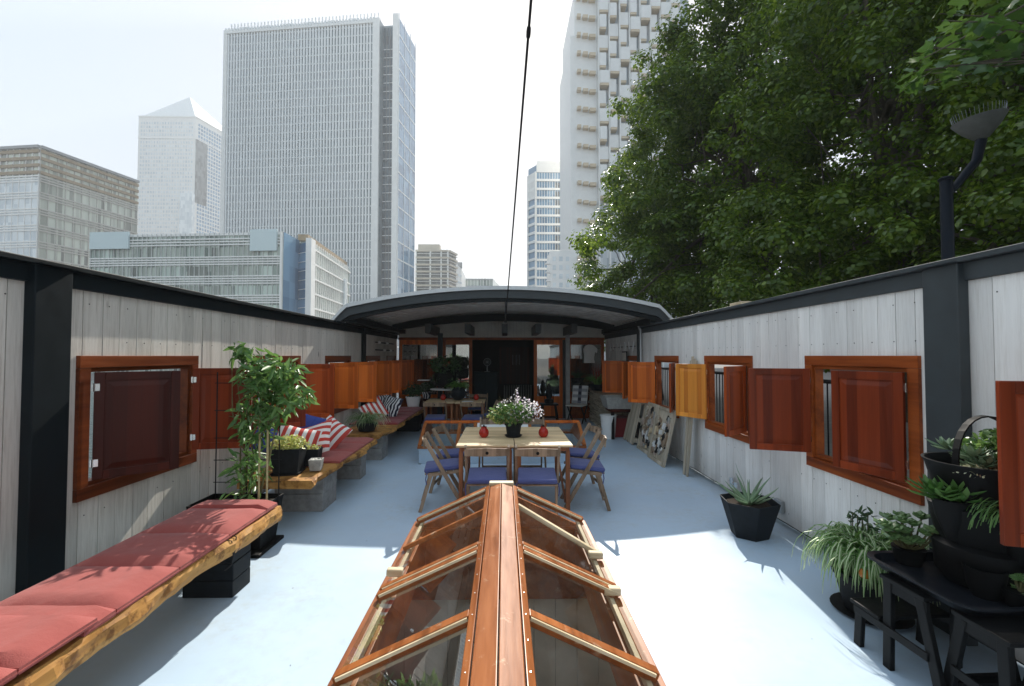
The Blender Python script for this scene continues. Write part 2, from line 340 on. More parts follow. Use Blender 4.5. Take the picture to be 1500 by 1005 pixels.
def blades(mb,c,n,L,w,rise,seed,spread=1.0,minr=0,seg=6,fall=1.0,jit=.02,taper=True,stripe=None,zmin=None):
    """arching strap leaves from a centre"""
    g=random.Random(seed)
    for i in range(n):
        a=g.uniform(0,2*math.pi); l=L*g.uniform(.6,1.15); e=rise*g.uniform(.6,1.2); sp=spread*g.uniform(.5,1.1)
        p=Vector((c[0]+g.uniform(-jit,jit),c[1]+g.uniform(-jit,jit),c[2])); d=Vector((math.cos(a)*sp,math.sin(a)*sp,e)).normalized()
        pts=[p.copy()];ds=[d.copy()]
        for k in range(seg):
            p=p+d*l/seg; pts.append(p.copy()); d=(d+Vector((g.uniform(-.08,.08),g.uniform(-.08,.08),-fall*(k+1)/seg*.9))).normalized(); ds.append(d.copy())
        if zmin is not None:
            for q in pts: q.z=max(q.z,zmin+g.uniform(0,.02))
        side=Vector((-math.sin(a),math.cos(a),0)); vs=[];ws=[];ww=w*g.uniform(.7,1.2)
        for k,q in enumerate(pts):
            t=k/seg; h=ww*(1-t**1.8*.93)*(.55+.45*min(1,t*4)) if taper else ww
            up=ds[k].cross(side).normalized() 
            vs+=[q-side*h+up*h*.5,q,q+side*h+up*h*.5]
            ws+=[q-side*h*.45+up*h*.32,q+up*.0025,q+side*h*.45+up*h*.32]
        fs=[]
        for k in range(seg): b=3*k; fs+=[(b,b+1,b+4,b+3),(b+1,b+2,b+5,b+4)]
        mb.add(vs,fs)
        if stripe is not None: stripe.add(ws,fs)
    return mb
def ellipsoid_pts(c,r,n,seed,shell=.4):
    g=np.random.default_rng(seed); d=g.normal(size=(n,3)); d/=np.linalg.norm(d,axis=1)[:,None]
    return np.array(c)+d*(g.uniform(shell**3,1,n)**(1/3))[:,None]*np.array(r)
def rosette(mb,c,n,L,w,seed,tilt=.6,th=.35):
    g=random.Random(seed)
    for i in range(n):
        a=i*2.39996+g.uniform(-.2,.2); t=i/n; e=tilt*(1-t)+.15+.9*(1-t)**2; l=L*(.55+.45*t)*g.uniform(.85,1.1)
        d=Vector((math.cos(a),math.sin(a),e)).normalized(); s=Vector((-math.sin(a),math.cos(a),0)); u=d.cross(s)
        p=Vector(c); ring=[]
        vs=[p, p+d*l*.35-s*w*.8, p+d*l*.7-s*w, p+d*l+u*l*.08, p+d*l*.7+s*w, p+d*l*.35+s*w*.8, p+d*l*.5+u*w*-th, p+d*l*.5-u*w*-th*1.6]
        mb.add(vs,[(0,1,6),(1,2,6),(2,3,6),(3,4,6),(4,5,6),(5,0,6),(1,0,7),(2,1,7),(3,2,7),(4,3,7),(5,4,7),(0,5,7)])
    return mb

# ================================================================ SETTING
def sheet(name,x0,x1,y0,y1,z,mat):
    return tag(MB().add([(x0,y0,z),(x1,y0,z),(x1,y1,z),(x0,y1,z)],[(0,1,2,3)]).build(name,mat),kind='structure')
M['ground']=plain('city_ground',(.16,.15,.14),.9,var=.3,scale=.2)
wt=NT('dock_water'); wt.bump(wt.noise(wt.coord((1,1,1),True),.8,4,.6),.4,.2); M['water']=wt.done((.03,.05,.055),.08)
M['paving']=plain('quay_paving',(.24,.22,.20),.9,var=.3,scale=3)
sheet('ground',-700,700,-600,700,-2.6,M['ground'])
sheet('water',-70,3.15,-60,75,-2.3,M['water'])
tag(MB().box(3.2,120,-60,75,-2.55,-.35).build('quay',M['paving']),kind='structure')
# hull of the boat (closed below the deck)
hb=MB(); hb.box(-3.0,-2.93,-2.5,16.6,-2.5,-.003); hb.box(2.82,2.9,-2.5,16.6,-2.5,-.003); hb.box(-2.929,2.819,-2.5,-2.4,-2.5,-.003); hb.box(-2.929,2.819,16.5,16.6,-2.5,-.003)
tag(hb.build('boat_hull',M['hull']),'dark hull of the houseboat below its blue deck','boat hull')
# deck with the two hatch openings
xs=[-2.98,-1.28,-.66,.60,1.25,2.88]; ys=[-2.5,.95,3.88,7.30,8.55,16.5]
holes={(2,1),(1,3),(2,3),(3,3)}; db=MB()
for i in range(5):
    for j in range(5):
        if (i,j) in holes: continue
        db.add([(xs[i],ys[j],0),(xs[i+1],ys[j],0),(xs[i+1],ys[j+1],0),(xs[i],ys[j+1],0)],[(0,1,2,3)])
tag(db.build('deck',M['deck']),kind='structure')
gb=MB()
for i in range(26):
    a=rnd.uniform(0,6.28); x=rnd.uniform(-1.7,2.0); y=rnd.uniform(1.9,7.5)
    if -.85<x<.8 and y<4.1: continue
    l=rnd.uniform(.008,.022)
    gb.add([(x,y,.002),(x+l*math.cos(a),y+l*math.sin(a),.006),(x+l*.4*math.cos(a+1),y+l*.4*math.sin(a+1),.004)],[(0,1,2)])
tag(gb.build('leaf_litter',M['soil']),kind='stuff',label='tiny dry leaf crumbs scattered over the blue deck',cat='litter')

# ================================================================ SIDE WALLS
FZ0,FZ1,JW=.71,1.70,.085
def shutter(parent,hinge,d,mat,w=.49,z0=.84,h=.745):
    mb=MB(); t=.014; s=.058
    mb.box(0,s,-t,t,0,h).box(w-s,w,-t,t,0,h).box(s+.0005,w-s-.0005,-t,t,0,s).box(s+.0005,w-s-.0005,-t,t,h-s,h)
    for sg in (1,-1):
        a,b=s+.012,s+.045; y0,y1=sg*.004,sg*.011
        v=[(s,y0,s),(w-s,y0,s),(w-s,y0,h-s),(s,y0,h-s),(a,y0,a),(w-a,y0,a),(w-a,y0,h-a),(a,y0,h-a),(b,y1,b),(w-b,y1,b),(w-b,y1,h-b),(b,y1,h-b)]
        f=[(i,(i+1)%4,4+(i+1)%4,4+i) for i in range(4)]+[(4+i,4+(i+1)%4,8+(i+1)%4,8+i) for i in range(4)]+[(8,9,10,11)]
        mb.add(v,f)
    o=mb.build('shutter',mat,parent,bevel=.003); o.location=(hinge[0],hinge[1],z0); o.rotation_euler=(0,0,math.atan2(d[1],d[0]))
    hg=MB()
    for zz in (.09,h-.13): hg.box(-.012,.03,-t-.004,-t-.0005,zz,zz+.05); hg.tube([(0,-t-.006,zz-.004),(0,-t-.006,zz+.054)],.006,8)
    hg.build('hinge',M['chrome'],o)
    return o
def side_wall(sg,X,mat,wins,label,posts,fm):
    root=thing('plank_wall',label,'wall',(X,0,0))
    cuts=[];
    for y0,y1,*_ in wins: cuts+=[y0+.04,y1-.04]
    allc=[-2.4]+sorted(cuts)+[12.38]; pb=MB()
    for a,b in zip(allc[:-1],allc[1:]):
        n=max(1,round((b-a)/.155)); w=[rnd.uniform(.75,1.25) for _ in range(n)]; k=(b-a)/sum(w); y=a
        inw=any(abs(a-(q[0]+.04))<1e-6 for q in wins)
        for i in range(n):
            y2=y+w[i]*k; g=rnd.choice([.001,.0015,.003,.005]); off=rnd.uniform(0,.004)
            for z0,z1 in (((.055,FZ0+.04),(FZ1-.04,2.15)) if inw else ((.055,2.15),)):
                pb.box(*sorted((sg*(-.0)+(-sg)*off*1, sg*.022)),y+g,y2-g,z0+rnd.uniform(0,.004),z1)
            y=y2
    pb.build('planking',mat,root,bevel=.0012)
    nb=MB()
    for i in range(85):
        yy=-2.3+i*.172+rnd.uniform(-.02,.02)
        for zz in (.16,.60,1.80,2.06):
            if rnd.random()<.75: nb.tube([(-sg*.004,yy,zz),(-sg*.0062,yy,zz)],.0042,6)
    tag(nb.build('nail_heads',M['iron'],root),kind='stuff')
    bb=MB()
    for a,b,inw in [(p,q,i%2==1) for i,(p,q) in enumerate(zip(allc[:-1],allc[1:]))]:
        for z0,z1 in (((.03,FZ0+.04),(FZ1-.04,2.2)) if inw else ((.03,2.2),)): bb.box(*sorted((sg*.025,sg*.06)),a,b,z0,z1)
    bb.build('backing_board',M['slateD'],root)
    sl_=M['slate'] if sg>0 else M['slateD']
    MB().box(*sorted((-sg*.03,sg*.06)),-2.4,12.38,2.151,2.255).build('fascia_board',sl_,root,bevel=.003)
    MB().box(*sorted((-sg*.075,sg*.10)),-2.4,12.38,2.257,2.292).build('coping',sl_,root,bevel=.005)
    for y0,y1 in posts:
        MB().box(*sorted((-sg*.07,-sg*.002)),y0,y1,.0,2.256).build('post',sl_,root,bevel=.006)
        MB().box(*sorted((-sg*.12,sg*.11)),y0-.01,y1+.01,2.258,2.262).build('post_cap',sl_,root)
    for y0,y1,near,far,ms in wins:
        fb=MB(); a,b=sorted((-sg*.028,sg*.07))
        fb.box(a,b,y0,y0+JW,FZ0+JW,FZ1-JW).box(a,b,y1-JW,y1,FZ0+JW,FZ1-JW)
        fb.box(a-.001,b+.001,y0,y1,FZ1-JW+.0005,FZ1).box(a-.001,b+.001,y0,y1,FZ0,FZ0+JW-.0005)
        a,b=sorted((-sg*.006,sg*.066))
        fb.box(a,b,y0+JW+.0005,y0+JW+.025,FZ0+JW+.03,FZ1-JW-.03).box(a,b,y1-JW-.025,y1-JW-.0005,FZ0+JW+.03,FZ1-JW-.03)
        fb.box(a,b,y0+JW+.0005,y1-JW-.0005,FZ1-JW-.03,FZ1-JW-.0005).box(a,b,y0+JW+.0005,y1-JW-.0005,FZ0+JW+.0005,FZ0+JW+.03)
        w=fb.build('window_frame',fm,root,bevel=.003)
        for hy,d,m in ((y0+JW+.005,near,ms[0]),(y1-JW-.005,far,ms[1])):
            if d: shutter(w,(-sg*.045,hy),d,M[m])
    return root
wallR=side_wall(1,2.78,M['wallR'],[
 (.86,2.0,(-.3,-.3),(-.42,.13),('mahog','mahog')),
 (2.98,4.12,(-.17,.5),(-.46,.16),('mahog','mahog')),
 (5.03,6.21,(-.36,-.29),(-.25,.43),('mahogM','yellow')),
 (7.18,8.28,(-.22,-.42),(-.40,.22),('mahogM','orange')),
 (9.32,10.4,(-.34,-.32),(-.42,.12),('orange','orange'))],
 'pale whitewashed plank wall on the right of the deck with dark coping',[(2.66,2.89),(9.12,9.24)],M['mahogU'])
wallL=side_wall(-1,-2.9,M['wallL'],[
 (3.14,4.34,(.36,.33),(.46,.08),('mahogD','mahog')),
 (5.31,6.5,(.42,.2),(.46,-.0),('mahog','mahogM')),
 (7.44,8.62,(.48,-.06),(.46,.0),('orange','orange')),
 (9.6,10.65,(.48,.0),(.44,.05),('orange','orange')),
 (11.3,12.2,(.44,.08),(.40,.2),('orange','orange'))],
 'warm grey plank wall on the left of the deck with black coping',[(2.79,3.03),(9.30,9.42)],M['frameL'])
# small thing lying on the coping
o=tag(MB().box(2.72,2.84,5.15,5.42,2.294,2.325).build('wooden_block',M['palew'],bevel=.004),'short pale wooden block lying on the right wall coping','block')
# drain pipe
dp=thing('drain_pipe','grey drainpipe running down the right wall beside the dark post','pipe',(2.73,9.02,0))
MB().tube([(0,0,.02),(0,0,2.2),(-.03,.05,2.3),(-.05,.1,2.38)],.025,10).build('pipe',M['steel'],dp,smooth=True)
MB().box(-.03,.05,-.03,.03,1.2,1.23).build('bracket',M['iron'],dp)

# ================================================================ CANOPY
can=thing('arched_canopy','long grey arched metal canopy roofing the far end of the deck','canopy',(0,8.1,0))
def arcz(x,z0,k): return z0-k*x*x
def arc_band(mb,xa,xb,y0,y1,top,bot,n=36):
    for i in range(n):
        x0=xa+(xb-xa)*i/n; x1=xa+(xb-xa)*(i+1)/n
        a,b,c,d=top(x0),top(x1),bot(x0),bot(x1)
        mb.add([(x0,y0,c),(x1,y0,d),(x1,y0,b),(x0,y0,a),(x0,y1,c),(x1,y1,d),(x1,y1,b),(x0,y1,a)],
          [(0,1,2,3),(7,6,5,4),(3,2,6,7),(1,0,4,5)]+([(0,3,7,4)] if i==0 else [])+([(1,5,6,2)] if i==n-1 else []))
    return mb
def rooftop(x,off=0):
    z=2.93-.042*x*x
    if abs(x)>2.8: z=2.601-(abs(x)-2.8)*1.12
    return z+off
arc_band(MB(),-3.07,3.07,0,4.9,lambda x:rooftop(x),lambda x:rooftop(x,-.03),60).build('roof_sheet',M['steel'],can)
arc_band(MB(),-3.09,3.09,-.05,-.002,lambda x:rooftop(x,.012),lambda x:rooftop(x,-.055),60).build('edge_trim',plain('pale_zinc',(.55,.57,.58),.4,.5,var=.1),can)
arc_band(MB(),-2.98,2.98,.0,.05,lambda x:rooftop(x,-.032),lambda x:max(2.27,rooftop(x,-.20)),50).build('front_fascia',M['slate'],can)
arc_band(MB(),-2.9,2.9,.055,.13,lambda x:2.79-.045*x*x,lambda x:2.675-.045*x*x,50).build('front_beam',M['slateD'],can)
cb=MB(); n=30
for j in range(n):   # corrugated ceiling boards lie across the boat
    y0=.14+j*(4.15/n); arc_band(cb,-2.85,2.85,y0+.004,y0+4.15/n-.004,lambda x:2.86-.044*x*x,lambda x:2.845-.044*x*x-(.018 if j%2 else 0),24)
cb.build('ceiling',plain('ceiling_boards',(.84,.82,.77),.6,var=.2,scale=5),can)
arc_band(MB(),-2.8,2.8,3.35,3.47,lambda x:2.76-.032*x*x,lambda x:2.575-.032*x*x,50).build('rear_beam',M['slateD'],can)
for sx in (-1,1):
    MB().box(*sorted((sx*2.66,sx*2.84)),.13,4.25,2.295,2.40).build('wall_beam',M['slateD'],can)
for x in (-1.8,-.86,.02,.82,1.68):
    MB().box(x-.07,x+.07,2.7,4.24,2.24,2.46).build('joist',M['slate'],can,bevel=.004)
MB().box(-1.57,-1.46,2.72,2.83,0,2.239).build('post',M['slateD'],can,bevel=.004)
MB().box(1.60,1.70,3.6,3.7,0,2.239).build('post',plain('pale_post_paint',(.32,.32,.31),.5),can,bevel=.004)
MB().tube([(.03,.09,2.68),(.03,.09,2.33)],.012,8).box(.005,.055,.06,.12,2.30,2.335).build('cable_bracket',M['iron'],can)
# cable
wr=thing('overhead_cable','thin black cable rising from the canopy edge over the deck','cable',(.03,8.19,2.32))
p0=Vector((0,0,0)); p1=at(778,0,Y=2.6)-Vector((.03,8.19,2.32)); dd=p1-p0
MB().tube([p0+dd*t for t in (0,.25,.5,.75,1,1.25,1.5)],.0085,8).build('wire',M['iron'],wr,smooth=True)
q=p0+dd*.965
MB().tube([q-dd*.007,q-dd*.005,q,q+dd*.005,q+dd*.007],[.009,.014,.015,.014,.009],10).build('ferrule',M['iron'],wr,smooth=True)

# ================================================================ BACK WALL OF THE CABIN
Y0=12.4
bk=thing('cabin_front','glazed orange wooden front of the cabin under the canopy','cabin',(0,Y0,0))
pb=MB(); x=-2.86
while x<2.7:
    w=rnd.uniform(.09,.12); pb.box(x,min(x+w,2.76)-.003,-.012,.02,2.2,2.9); x+=w
pb.build('fascia_planks',M['cream'],bk,bevel=.001)
MB().box(-2.86,2.75,-.03,.06,2.13,2.195).build('lintel',M['mahogU'],bk,bevel=.003)
def framed(name,x0,x1,z0,z1,y=0,bot=.0,m='orange',st=.085,glass=True):
    mb=MB(); mb.box(x0,x0+st,y-.02,y+.03,z0,z1).box(x1-st,x1,y-.02,y+.03,z0,z1).box(x0+st+.001,x1-st-.001,y-.02,y+.03,z1-.13,z1).box(x0+st+.001,x1-st-.001,y-.02,y+.03,z0,z0+.1+bot)
    o=mb.build(name,M[m],bk,bevel=.003)
    if glass: MB().box(x0+st,x1-st,y+.001,y+.006,z0+.1+bot,z1-.13).build('pane',M['glassB'],o)
    return o
M['glassB']=glassmat('cabin_glass',(.75,.8,.78),.22,.02,.05)
framed('window',-2.84,-1.72,.55,2.13)
MB().box(-2.84,-1.72,-.015,.03,0,.549).build('panel',M['mahogU'],bk)
framed('door',-1.66,-.86,.0,2.13,0,.45,m='mahogU')
framed('door',.82,1.60,.0,2.13,0,.50)
framed('window',1.74,2.74,.62,2.13,m='mahogU')
MB().box(1.74,2.74,-.015,.03,0,.619).build('panel',M['mahogU'],bk)
MB().box(1.605,1.735,-.012,.03,0,2.13).build('mullion_post',M['slate'],bk)
# dark saloon behind it
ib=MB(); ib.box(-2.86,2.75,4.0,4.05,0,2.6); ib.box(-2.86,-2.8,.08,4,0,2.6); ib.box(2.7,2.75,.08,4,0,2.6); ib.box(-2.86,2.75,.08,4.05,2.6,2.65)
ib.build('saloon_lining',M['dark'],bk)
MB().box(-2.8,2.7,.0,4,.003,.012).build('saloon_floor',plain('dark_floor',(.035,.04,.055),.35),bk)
sm=thing('counter_cabinet','dark teal kitchen cabinet inside the cabin doorway','cabinet',(-.45,13.6,0))
MB().box(-.42,.26,0,.5,0,1.18).build('carcass',M['teal'],sm,bevel=.01); MB().box(-.45,.29,-.02,.52,1.181,1.21).build('top',M['teal'],sm)
MB().box(-.40,-.09,-.018,-.001,.08,1.1).build('door',M['teal'],sm,bevel=.004);MB().box(-.07,.24,-.018,-.001,.08,1.1).build('door',M['teal'],sm,bevel=.004)
fn=thing('desk_fan','small pale desk fan on the dark teal cabinet','fan',(-.5,13.75,1.21))
MB().lathe([(.09,0),(.085,.015),(.02,.025),(.012,.2)],n=20).build('base',M['steel'],fn,smooth=True)
fb=MB()
for k in range(18): a=k*math.pi/9; fb.tube([(0,-.03,.3),(.11*math.cos(a),0,.3+.11*math.sin(a))],.0025,5)
fb.tube([(.11*math.cos(a*math.pi/12),0,.3+.11*math.sin(a*math.pi/12)) for a in range(25)],.005,6); fb.build('cage',M['steel'],fn)
MB().ball((0,.03,.3),.03).build('motor',M['steel'],fn,smooth=True)
pc=thing('framed_picture','pale framed picture on the dark wall inside the cabin','picture',(.45,16.35,1.55))
MB().box(-.24,.24,-.02,0,-.2,.2).build('frame',M['blackw'],pc); MB().box(-.22,.22,-.024,-.021,-.18,.18).build('sheet',plain('faded_print',(.38,.36,.40),.8,var=.5,scale=3),pc)
rd=thing('radiator','ribbed pale radiator standing at the back of the cabin','radiator',(.45,15.2,.1))
for k in range(12): MB().box(-.45+k*.08,-.40+k*.08,0,.06,.1,.62).build('rib',plain('radiator_paint',(.2,.21,.2),.5) if k==0 else bpy.data.materials['radiator_paint'],rd,bevel=.01)
# brown slatted panel further inside
bp=thing('timber_screen','brown slatted timber screen inside the cabin','screen',(.35,16.2,0))
for k in range(9): MB().box(-.5+k*.12,-.4+k*.12,0,.03,.7,2.0).build('slat',M['mahogD'],bp)

# ================================================================ FRONT SKYLIGHT
sk=thing('gabled_skylight','large gabled teak and glass skylight in the foreground deck','skylight',(-.02,2.4,0))
XL,XR,YA,YB,ZB,ZR=-.74,.72,-1.5,1.54,.27,.605
cm=MB(); cm.box(XL+.03,XL+.075,YA,YB,0,ZB-.02).box(XR-.075,XR-.03,YA,YB,0,ZB-.02).box(XL+.0755,XR-.0755,YB-.045,YB,0,ZB-.02).box(XL+.0755,XR-.0755,YA,YA+.045,0,ZB-.02)
cm.box(XL+.076,XL+.104,YA+.056,YB-.075,-.04,ZB-.03).box(XR-.104,XR-.076,YA+.056,YB-.075,-.04,ZB-.03).box(XL+.076,XR-.076,YB-.074,YB-.046,-.04,ZB-.03).box(XL+.076,XR-.076,YA+.046,YA+.055,-.04,.05)
cm.build('coaming',M['skyl'],sk,bevel=.003)
for y in (YB-.02,YA+.02):
    MB().add([(XL+.05,y-.02,ZB-.019),(XR-.05,y-.02,ZB-.019),(.01,y-.02,ZR-.05),(-.01,y-.02,ZR-.05),(XL+.05,y+.02,ZB-.019),(XR-.05,y+.02,ZB-.019),(.01,y+.02,ZR-.05),(-.01,y+.02,ZR-.05)],
      [(0,1,2,3),(7,6,5,4),(0,4,5,1),(1,5,6,2),(2,6,7,3),(3,7,4,0)]).build('gable_board',M['skyl'],sk)
for sx,xe in ((-1,XL),(1,XR)):
    MB().box(*sorted((xe,xe-sx*.055)),YA-.02,YB+.02,ZB-.019,ZB+.012).build('bottom_rail',M['skyl'],sk,bevel=.004)
    MB().box(*sorted((xe-sx*.06,xe-sx*.085)),YA,YB,ZB-.019,ZB+.022).build('glazing_bead',M['palew'],sk,bevel=.003)
    # stile beside the ridge
    MB().add([(sx*.10,YA,ZR-.045),(sx*.132,YA,ZR-.068),(sx*.132,YA,ZR-.030),(sx*.10,YA,ZR-.015),(sx*.10,YB+.01,ZR-.045),(sx*.132,YB+.01,ZR-.068),(sx*.132,YB+.01,ZR-.030),(sx*.10,YB+.01,ZR-.015)],
       [(0,1,2,3),(7,6,5,4),(0,4,5,1),(1,5,6,2),(2,6,7,3),(3,7,4,0)]).build('top_rail',M['skyl'],sk,bevel=.004)
    # ridge cap half
    c=MB().add([(sx*.003,YA-.02,ZR-.03),(sx*.095,YA-.02,ZR-.05),(sx*.095,YA-.02,ZR-.022),(sx*.003,YA-.02,ZR),(sx*.003,YB+.06,ZR-.03),(sx*.095,YB+.06,ZR-.05),(sx*.095,YB+.06,ZR-.022),(sx*.003,YB+.06,ZR)],
       [(0,1,2,3),(7,6,5,4),(0,4,5,1),(1,5,6,2),(2,6,7,3),(3,7,4,0)]).build('ridge_cap',M['skyl'],sk,bevel=.004)
    def P(u,y,dz=0): return (sx*.125+(xe-sx*.03-sx*.125)*u,y,ZR-.055+(ZB+.02-ZR+.055)*u+dz)
    nz=Vector((sx*.5,0,1))
    for y,w,m in ((YB-.02,.05,'skyl'),(.375,.042,'skyl'),(.30,.042,'skyl'),(-.37,.055,'skyl'),(-1.46,.05,'skyl')):
        MB().beam(P(0,y,.006),P(1,y,.006),w,.045,nz).build('rafter',M[m],sk,bevel=.003)
        MB().beam(P(.02,y-w/2-.006,.02),P(.98,y-w/2-.006,.02),.010,.014,nz).build('glazing_bead',M['palew'],sk)
    MB().beam(P(0,1.0 if sx<0 else 1.12,.004),P(1,.97 if sx<0 else .86,.004),.03 if sx<0 else .045,.03,nz).build('glazing_bar',M['skyl'] if sx<0 else M['palew'],sk,bevel=.004)
    for a,b in ((.40,YB-.045),(-.34,.28),(-1.43,-.40)):
        MB().add([P(0,a),P(1,a),P(1,b),P(0,b)],[(0,1,2,3)]).build('pane',M['glassS'],sk)
MB().box(-.105,.105,YB+.0,YB+.075,ZR-.04,ZR+.004).build('ridge_end_block',M['palew'],sk,bevel=.006)
for x,y,a in ((-.66,.50,.5),(.655,.78,-.5),(.655,.30,-.5)):
    MB().beam((x-.05,y,ZB+.035+(.025 if a>0 else -.0)+.02),(x+.05,y,ZB+.055+(.0 if a>0 else -.025)+.02),.05,.045).build('wooden_wedge',M['palew'],sk,bevel=.008)
# screws
sb=MB()
for y in [YA+.2+i*.18 for i in range(16)]:
    for sx in (-1,1): sb.lathe([(.0035,0),(.0035,.001)],(sx*.115,y,ZR-.0225),8)
sb.build('screw_heads',M['chrome'],sk)
# cabin room seen through the glass
rm=thing('cabin_room','dim panelled room below the foreground skylight','room',(0,2.4,0))
rb=MB()
for k in range(13): rb.box(-1.25+k*.19,-1.25+k*.19+.186,1.68,1.70,-1.95,-.42)
for sx in (-1,1):
    for k in range(20): rb.box(*sorted((sx*1.3,sx*1.28)),-2.1+k*.19,-2.1+k*.19+.186,-1.95,-.003)
rb.build('wall_boards',M['cream'],rm)
MB().box(-1.3,1.3,-2.2,-2.15,-1.95,-.02).build('end_wall',M['cream'],rm)
MB().box(-1.3,1.3,1.62,1.675,-.42,-.03).build('header_beam',M['skyl'],rm,bevel=.004)
MB().box(-1.3,1.3,-2.2,1.7,-2.0,-1.951).build('room_floor',wood('cabin_floor',(.25,.15,.08),(.45,.30,.17),(.6,.43,.27),.5,'y',.12),rm)
MB().box(-1.2,1.2,-.35,-.12,-.50,-.455).build('cross_plank',M['yellow'],rm,bevel=.004)
MB().box(-1.27,-.7,.1,1.5,-1.94,-1.0).build('dark_cupboard',M['mahogD'],rm,bevel=.01); MB().box(.25,1.2,-.9,.3,-1.3,-1.26).build('table_top',M['tablet'],rm,bevel=.01)
cb=MB()
for k in range(60): cb.box(-.30,-.06,-1.9+k*.033,-1.9+k*.033+.024,-.30+.002*(k%2),-.292+.002*(k%2))
cb.build('corrugated_sheet',M['white'],rm)
MB().beam((-.9,.9,-.5),(-.5,.2,-1.2),.03,.22).build('open_panel',M['mahogU'],rm); MB().beam((.9,.9,-.5),(.5,.2,-1.2),.03,.22).build('open_panel',M['mahogU'],rm)

# ================================================================ REAR SKYLIGHT
s2=thing('low_skylight','low red framed skylight on a pale coaming behind the dining table','skylight',(-.02,7.22,0))
x0,x1=-1.34,1.33
c=MB(); c.box(x0+.02,x1-.02,.02,.06,0,.235).box(x0+.02,x0+.06,.0605,1.4,0,.235).box(x1-.06,x1-.02,.0605,1.4,0,.235).box(x0+.0605,x1-.0605,1.36,1.4,0,.235)
c.build('coaming',M['deck'],s2,bevel=.004)
MB().box(x0,x1,0,.06,.236,.27).box(x0,x1,1.36,1.42,.236,.27).build('bottom_rail',M['skyl'],s2,bevel=.004)
MB().box(x0+.02,x1-.02,.58,.70,.545,.585).build('ridge_cap',M['orange'],s2,bevel=.006)
for x in (x0+.03,-.72,-.46,.46,.72,x1-.03):
    MB().beam((x,.02,.275),(x,.6,.56),.055,.04,(0,-.5,1)).build('rafter',M['skyl'],s2,bevel=.003)
    MB().beam((x,1.40,.275),(x,.68,.56),.055,.04,(0,.5,1)).build('rafter',M['skyl'],s2,bevel=.003)
for a,b in ((x0+.06,-.75),(-.69,-.49),(.49,.69),(.75,x1-.06)):
    MB().add([(a,.03,.272),(b,.03,.272),(b,.6,.552),(a,.6,.552)],[(0,1,2,3)]).build('pane',M['glassS'],s2)
    MB().add([(a,1.39,.272),(b,1.39,.272),(b,.68,.552),(a,.68,.552)],[(3,2,1,0)]).build('pane',M['glassS'],s2)
MB().beam((0,.05,.285),(0,.58,.55),.86,.02,(0,-.5,1)).build('hatch_lid',M['white'],s2,bevel=.004)
for sx in (x0+.03,x1-.03):
    MB().add([(sx-.02,.03,.272),(sx-.02,1.38,.272),(sx-.02,.64,.55),(sx+.02,.03,.272),(sx+.02,1.38,.272),(sx+.02,.64,.55)],[(0,1,2),(5,4,3),(0,3,4,1),(1,4,5,2),(2,5,3,0)]).build('gable_board',M['skyl'],s2)
r2=thing('stair_well','pale slatted shaft under the rear skylight','shaft',(0,7.9,0))
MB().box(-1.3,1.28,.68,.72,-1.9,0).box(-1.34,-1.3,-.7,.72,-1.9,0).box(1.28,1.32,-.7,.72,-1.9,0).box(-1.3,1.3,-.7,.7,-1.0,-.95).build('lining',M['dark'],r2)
for k in range(5): MB().box(-1.2,1.2,-.5+k*.22,-.36+k*.22,-.12,-.09).build('slat',M['white'],r2)

# ================================================================ SKYLINE
GZ=-2.6
class Face:
    def __init__(s,root,P0,P1,ztop,zbot=GZ):
        P0=Vector((P0[0],P0[1],0));P1=Vector((P1[0],P1[1],0)); s.L=(P1-P0).length; u=(P1-P0).normalized(); n=Vector((u.y,-u.x,0))
        s.H=ztop-zbot
        o=Vector((P0.x,P0.y,zbot))-root.location
        s.M=Matrix(((u.x,n.x,0,o.x),(u.y,n.y,0,o.y),(0,0,1,o.z),(0,0,0,1))); s.root=root
    def mb(s): m=MB(); m.M=s.M; return m
def prismatic(root,pts,z1,mat,name='body',z0=GZ):
    l=root.location; return MB().prism([(p[0]-l.x,p[1]-l.y) for p in pts],z0-l.z,z1-l.z).build(name,mat,root)
def bands(F,name,zs,h,d,mat,u0=0,u1=None):
    for z in zs:
        m=F.mb(); m.box(u0,F.L if u1 is None else u1,0.02,d,z,z+h).build(name,mat,F.root)
def fins(F,name,us,w,d,mat,v0=0,v1=None,group=1):
    us=list(us)
    for i in range(0,len(us),group):
        m=F.mb()
        for u in us[i:i+group]: m.box(u-w/2,u+w/2,.02,d,v0,F.H if v1 is None else v1)
        m.build(name,mat,F.root)
def windows(F,name,u0,du,w,nu,v0,dv,h,nv,d,mat,limit=100,root=None):
    """each window a mesh of its own, past the limit the rest in one"""
    cnt=0;me=None;rest=F.mb();rn=0
    for j in range(nv):
        for i in range(nu):
            if cnt<limit:
                m=F.mb(); m.box(u0+i*du,u0+i*du+w,.02,d,v0+j*dv,v0+j*dv+h); m.build(name,mat,F.root); cnt+=1
            else: rest.box(u0+i*du,u0+i*du+w,.02,d,v0+j*dv,v0+j*dv+h); rn+=1
    if rn: tag(rest.build(name,mat,F.root),kind='stuff')
def V2(p): return (p.x,p.y)
stone=plain('pale_stone_cladding',(.80,.80,.78),.7,var=.08,scale=.3,bump=0)
whitec=plain('white_cladding',(.86,.86,.84),.5,var=.05,scale=.4,bump=0)
greyc=plain('grey_cladding',(.33,.34,.35),.5,var=.12,scale=.4,bump=0)
paleg=citymat('pale_reflective_glass',(.50,.57,.62),(.80,.85,.87),2.2,4.0,.1,bias=.5)
blueg=citymat('blue_curtain_glass',(.06,.15,.27),(.20,.36,.52),3.0,4.0,.06,bias=.5,spec=.8)
greeng=citymat('green_tinted_glass',(.10,.15,.13),(.50,.58,.52),1.5,3.7,.1,bias=.5)
darkg=citymat('dark_window_glass',(.02,.025,.03),(.20,.22,.22),1.8,3.7,.08,bias=.55)
